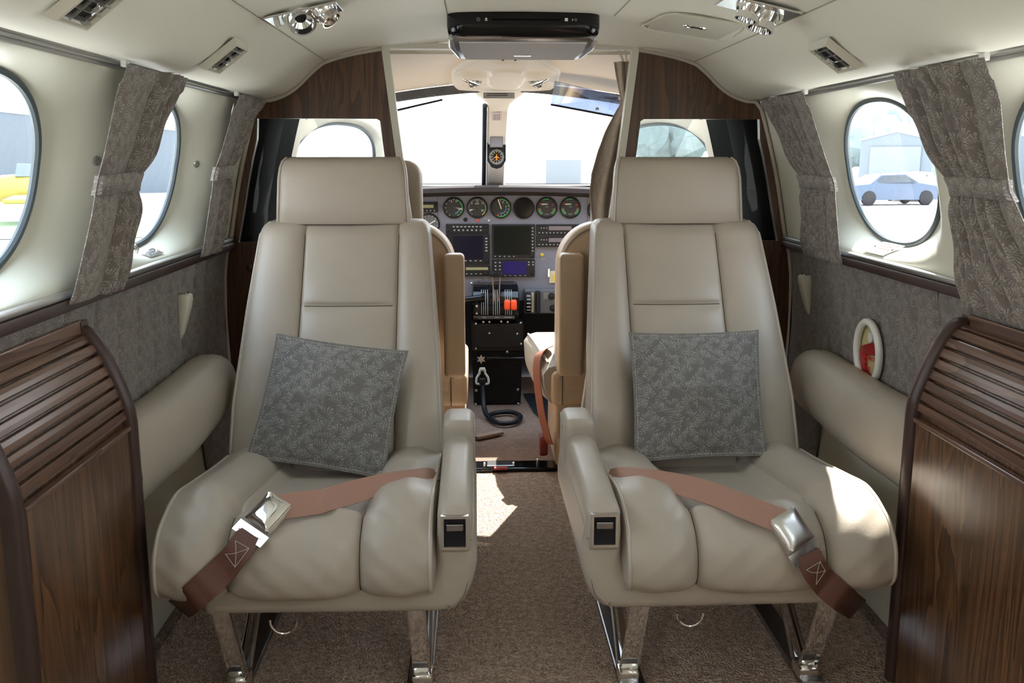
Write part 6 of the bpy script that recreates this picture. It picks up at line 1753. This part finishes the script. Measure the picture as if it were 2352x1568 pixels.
def car(p, yaw, paint, lab):
    t = thing('car', lab, 'car', (p[0], p[1], GZ), 'parked cars')
    M = Matrix.Translation((p[0], p[1], GZ)) @ Matrix.Rotation(yaw, 4, 'Z')
    side = [(-2.2, 0.24), (-2.25, 0.75), (-2.1, 0.92), (-1.35, 0.98), (-0.75, 1.38), (0.45, 1.42), (1.15, 1.02), (2.05, 0.86), (2.25, 0.62), (2.2, 0.24)]
    mb = MB(); rings = []
    for y, k in ((-0.86, 0.86), (-0.82, 0.96), (0, 1.0), (0.82, 0.96), (0.86, 0.86)):
        rings.append([(x * (0.98 if abs(y) > 0.84 else 1), y * (1 if z < 1.0 else 0.82), 0.35 + (z - 0.35) * k) for x, z in side])
    mb.loft(rings); obj('body', T(mb, M), paint, t, angle=30)
    mb = MB()
    for sg in (-1, 1):
        mb.poly([(-1.15, sg * 0.80, 0.99), (-0.70, sg * 0.72, 1.30), (0.40, sg * 0.72, 1.33), (0.98, sg * 0.80, 1.02)][::sg])
    obj('side_glass', T(mb, M), plain('car_glass_' + str(len(bpy.data.materials)), (0.03, 0.04, 0.05, 1), 0.1), t, smooth=False)
    for x in (-1.38, 1.42):
        for y in (-0.80, 0.80):
            mb = MB(); mb.lathe([(0, -0.1), (0.2, -0.1), (0.33, -0.08), (0.33, 0.08), (0.2, 0.1), (0, 0.1)], (x, y, 0.33), (0, 1, 0), 20); obj('wheel', T(mb, M), BLACK, t)
p = atZ(2035, 470, GZ); car((p.x, p.y), 0.15, plain('car_blue', (0.05, 0.075, 0.12, 1), 0.3), 'dark blue parked car, largest seen through the right window')
p = atZ(2115, 468, GZ); car((p.x + 1.5, p.y + 4), 0.9, plain('car_grey', (0.08, 0.10, 0.13, 1), 0.3), 'grey parked car behind the dark blue one')
p = atZ(2150, 448, GZ); car((p.x + 2, p.y), 0.3, plain('car_darkblue', (0.05, 0.06, 0.10, 1), 0.3), 'small parked car at the edge of the ruffled curtain')
# yellow airplane seen through the near left window
p = atZ(45, 500, GZ); base = Vector((p.x, p.y, GZ))
t = thing('yellow_airplane', 'yellow light airplane parked outside the near left window', 'airplane', base)
YEL = plain('aircraft_yellow', (0.30, 0.25, 0.05, 1), 0.4)
M = Matrix.Translation(base) @ Matrix.Rotation(math.radians(20), 4, 'Z')
mb = MB(); rings = []
for x, r, z in ((-2.6, 0.10, 1.0), (-1.6, 0.28, 1.0), (-0.4, 0.50, 1.0), (0.8, 0.56, 1.02), (1.8, 0.48, 1.0), (2.2, 0.25, 1.0)):
    rings.append([(x, r * 0.8 * math.cos(2 * PI * k / 20), z + r * math.sin(2 * PI * k / 20)) for k in range(20)])
mb.loft(rings); obj('fuselage', T(mb, M), YEL, t)
mb = MB(); mb.box((0.6, 0, 0.75), (1.3, 9, 0.16), 0.05); obj('wing', T(mb, M), YEL, t, smooth=False)
mb = MB(); mb.prism([(-2.7, 0), (-1.8, 0), (-2.3, 1.3), (-2.7, 1.3)], 0.08, (), Matrix.Translation((0, 0.04, 1.05)) @ Matrix.Rotation(PI / 2, 4, 'X')); obj('fin', T(mb, M), YEL, t, smooth=False)
mb = MB(); mb.prism([(0.0, 0), (1.2, 0), (0.8, 0.42), (0.1, 0.45)], 0.6, (), Matrix.Translation((0, 0.3, 1.45)) @ Matrix.Rotation(PI / 2, 4, 'X')); obj('canopy', T(mb, M), plain('canopy_blue', (0.12, 0.16, 0.2, 1), 0.2), t, smooth=False)
for y in (-1.0, 1.0):
    mb = MB(); mb.tube([(0.7, y, 0.7), (0.7, y, 0.2)], 0.05, 8); mb.lathe([(0, -0.08), (0.2, -0.08), (0.2, 0.08), (0, 0.08)], (0.7, y, 0.2), (0, 1, 0), 16); obj('landing_gear', T(mb, M), BLACK, t)
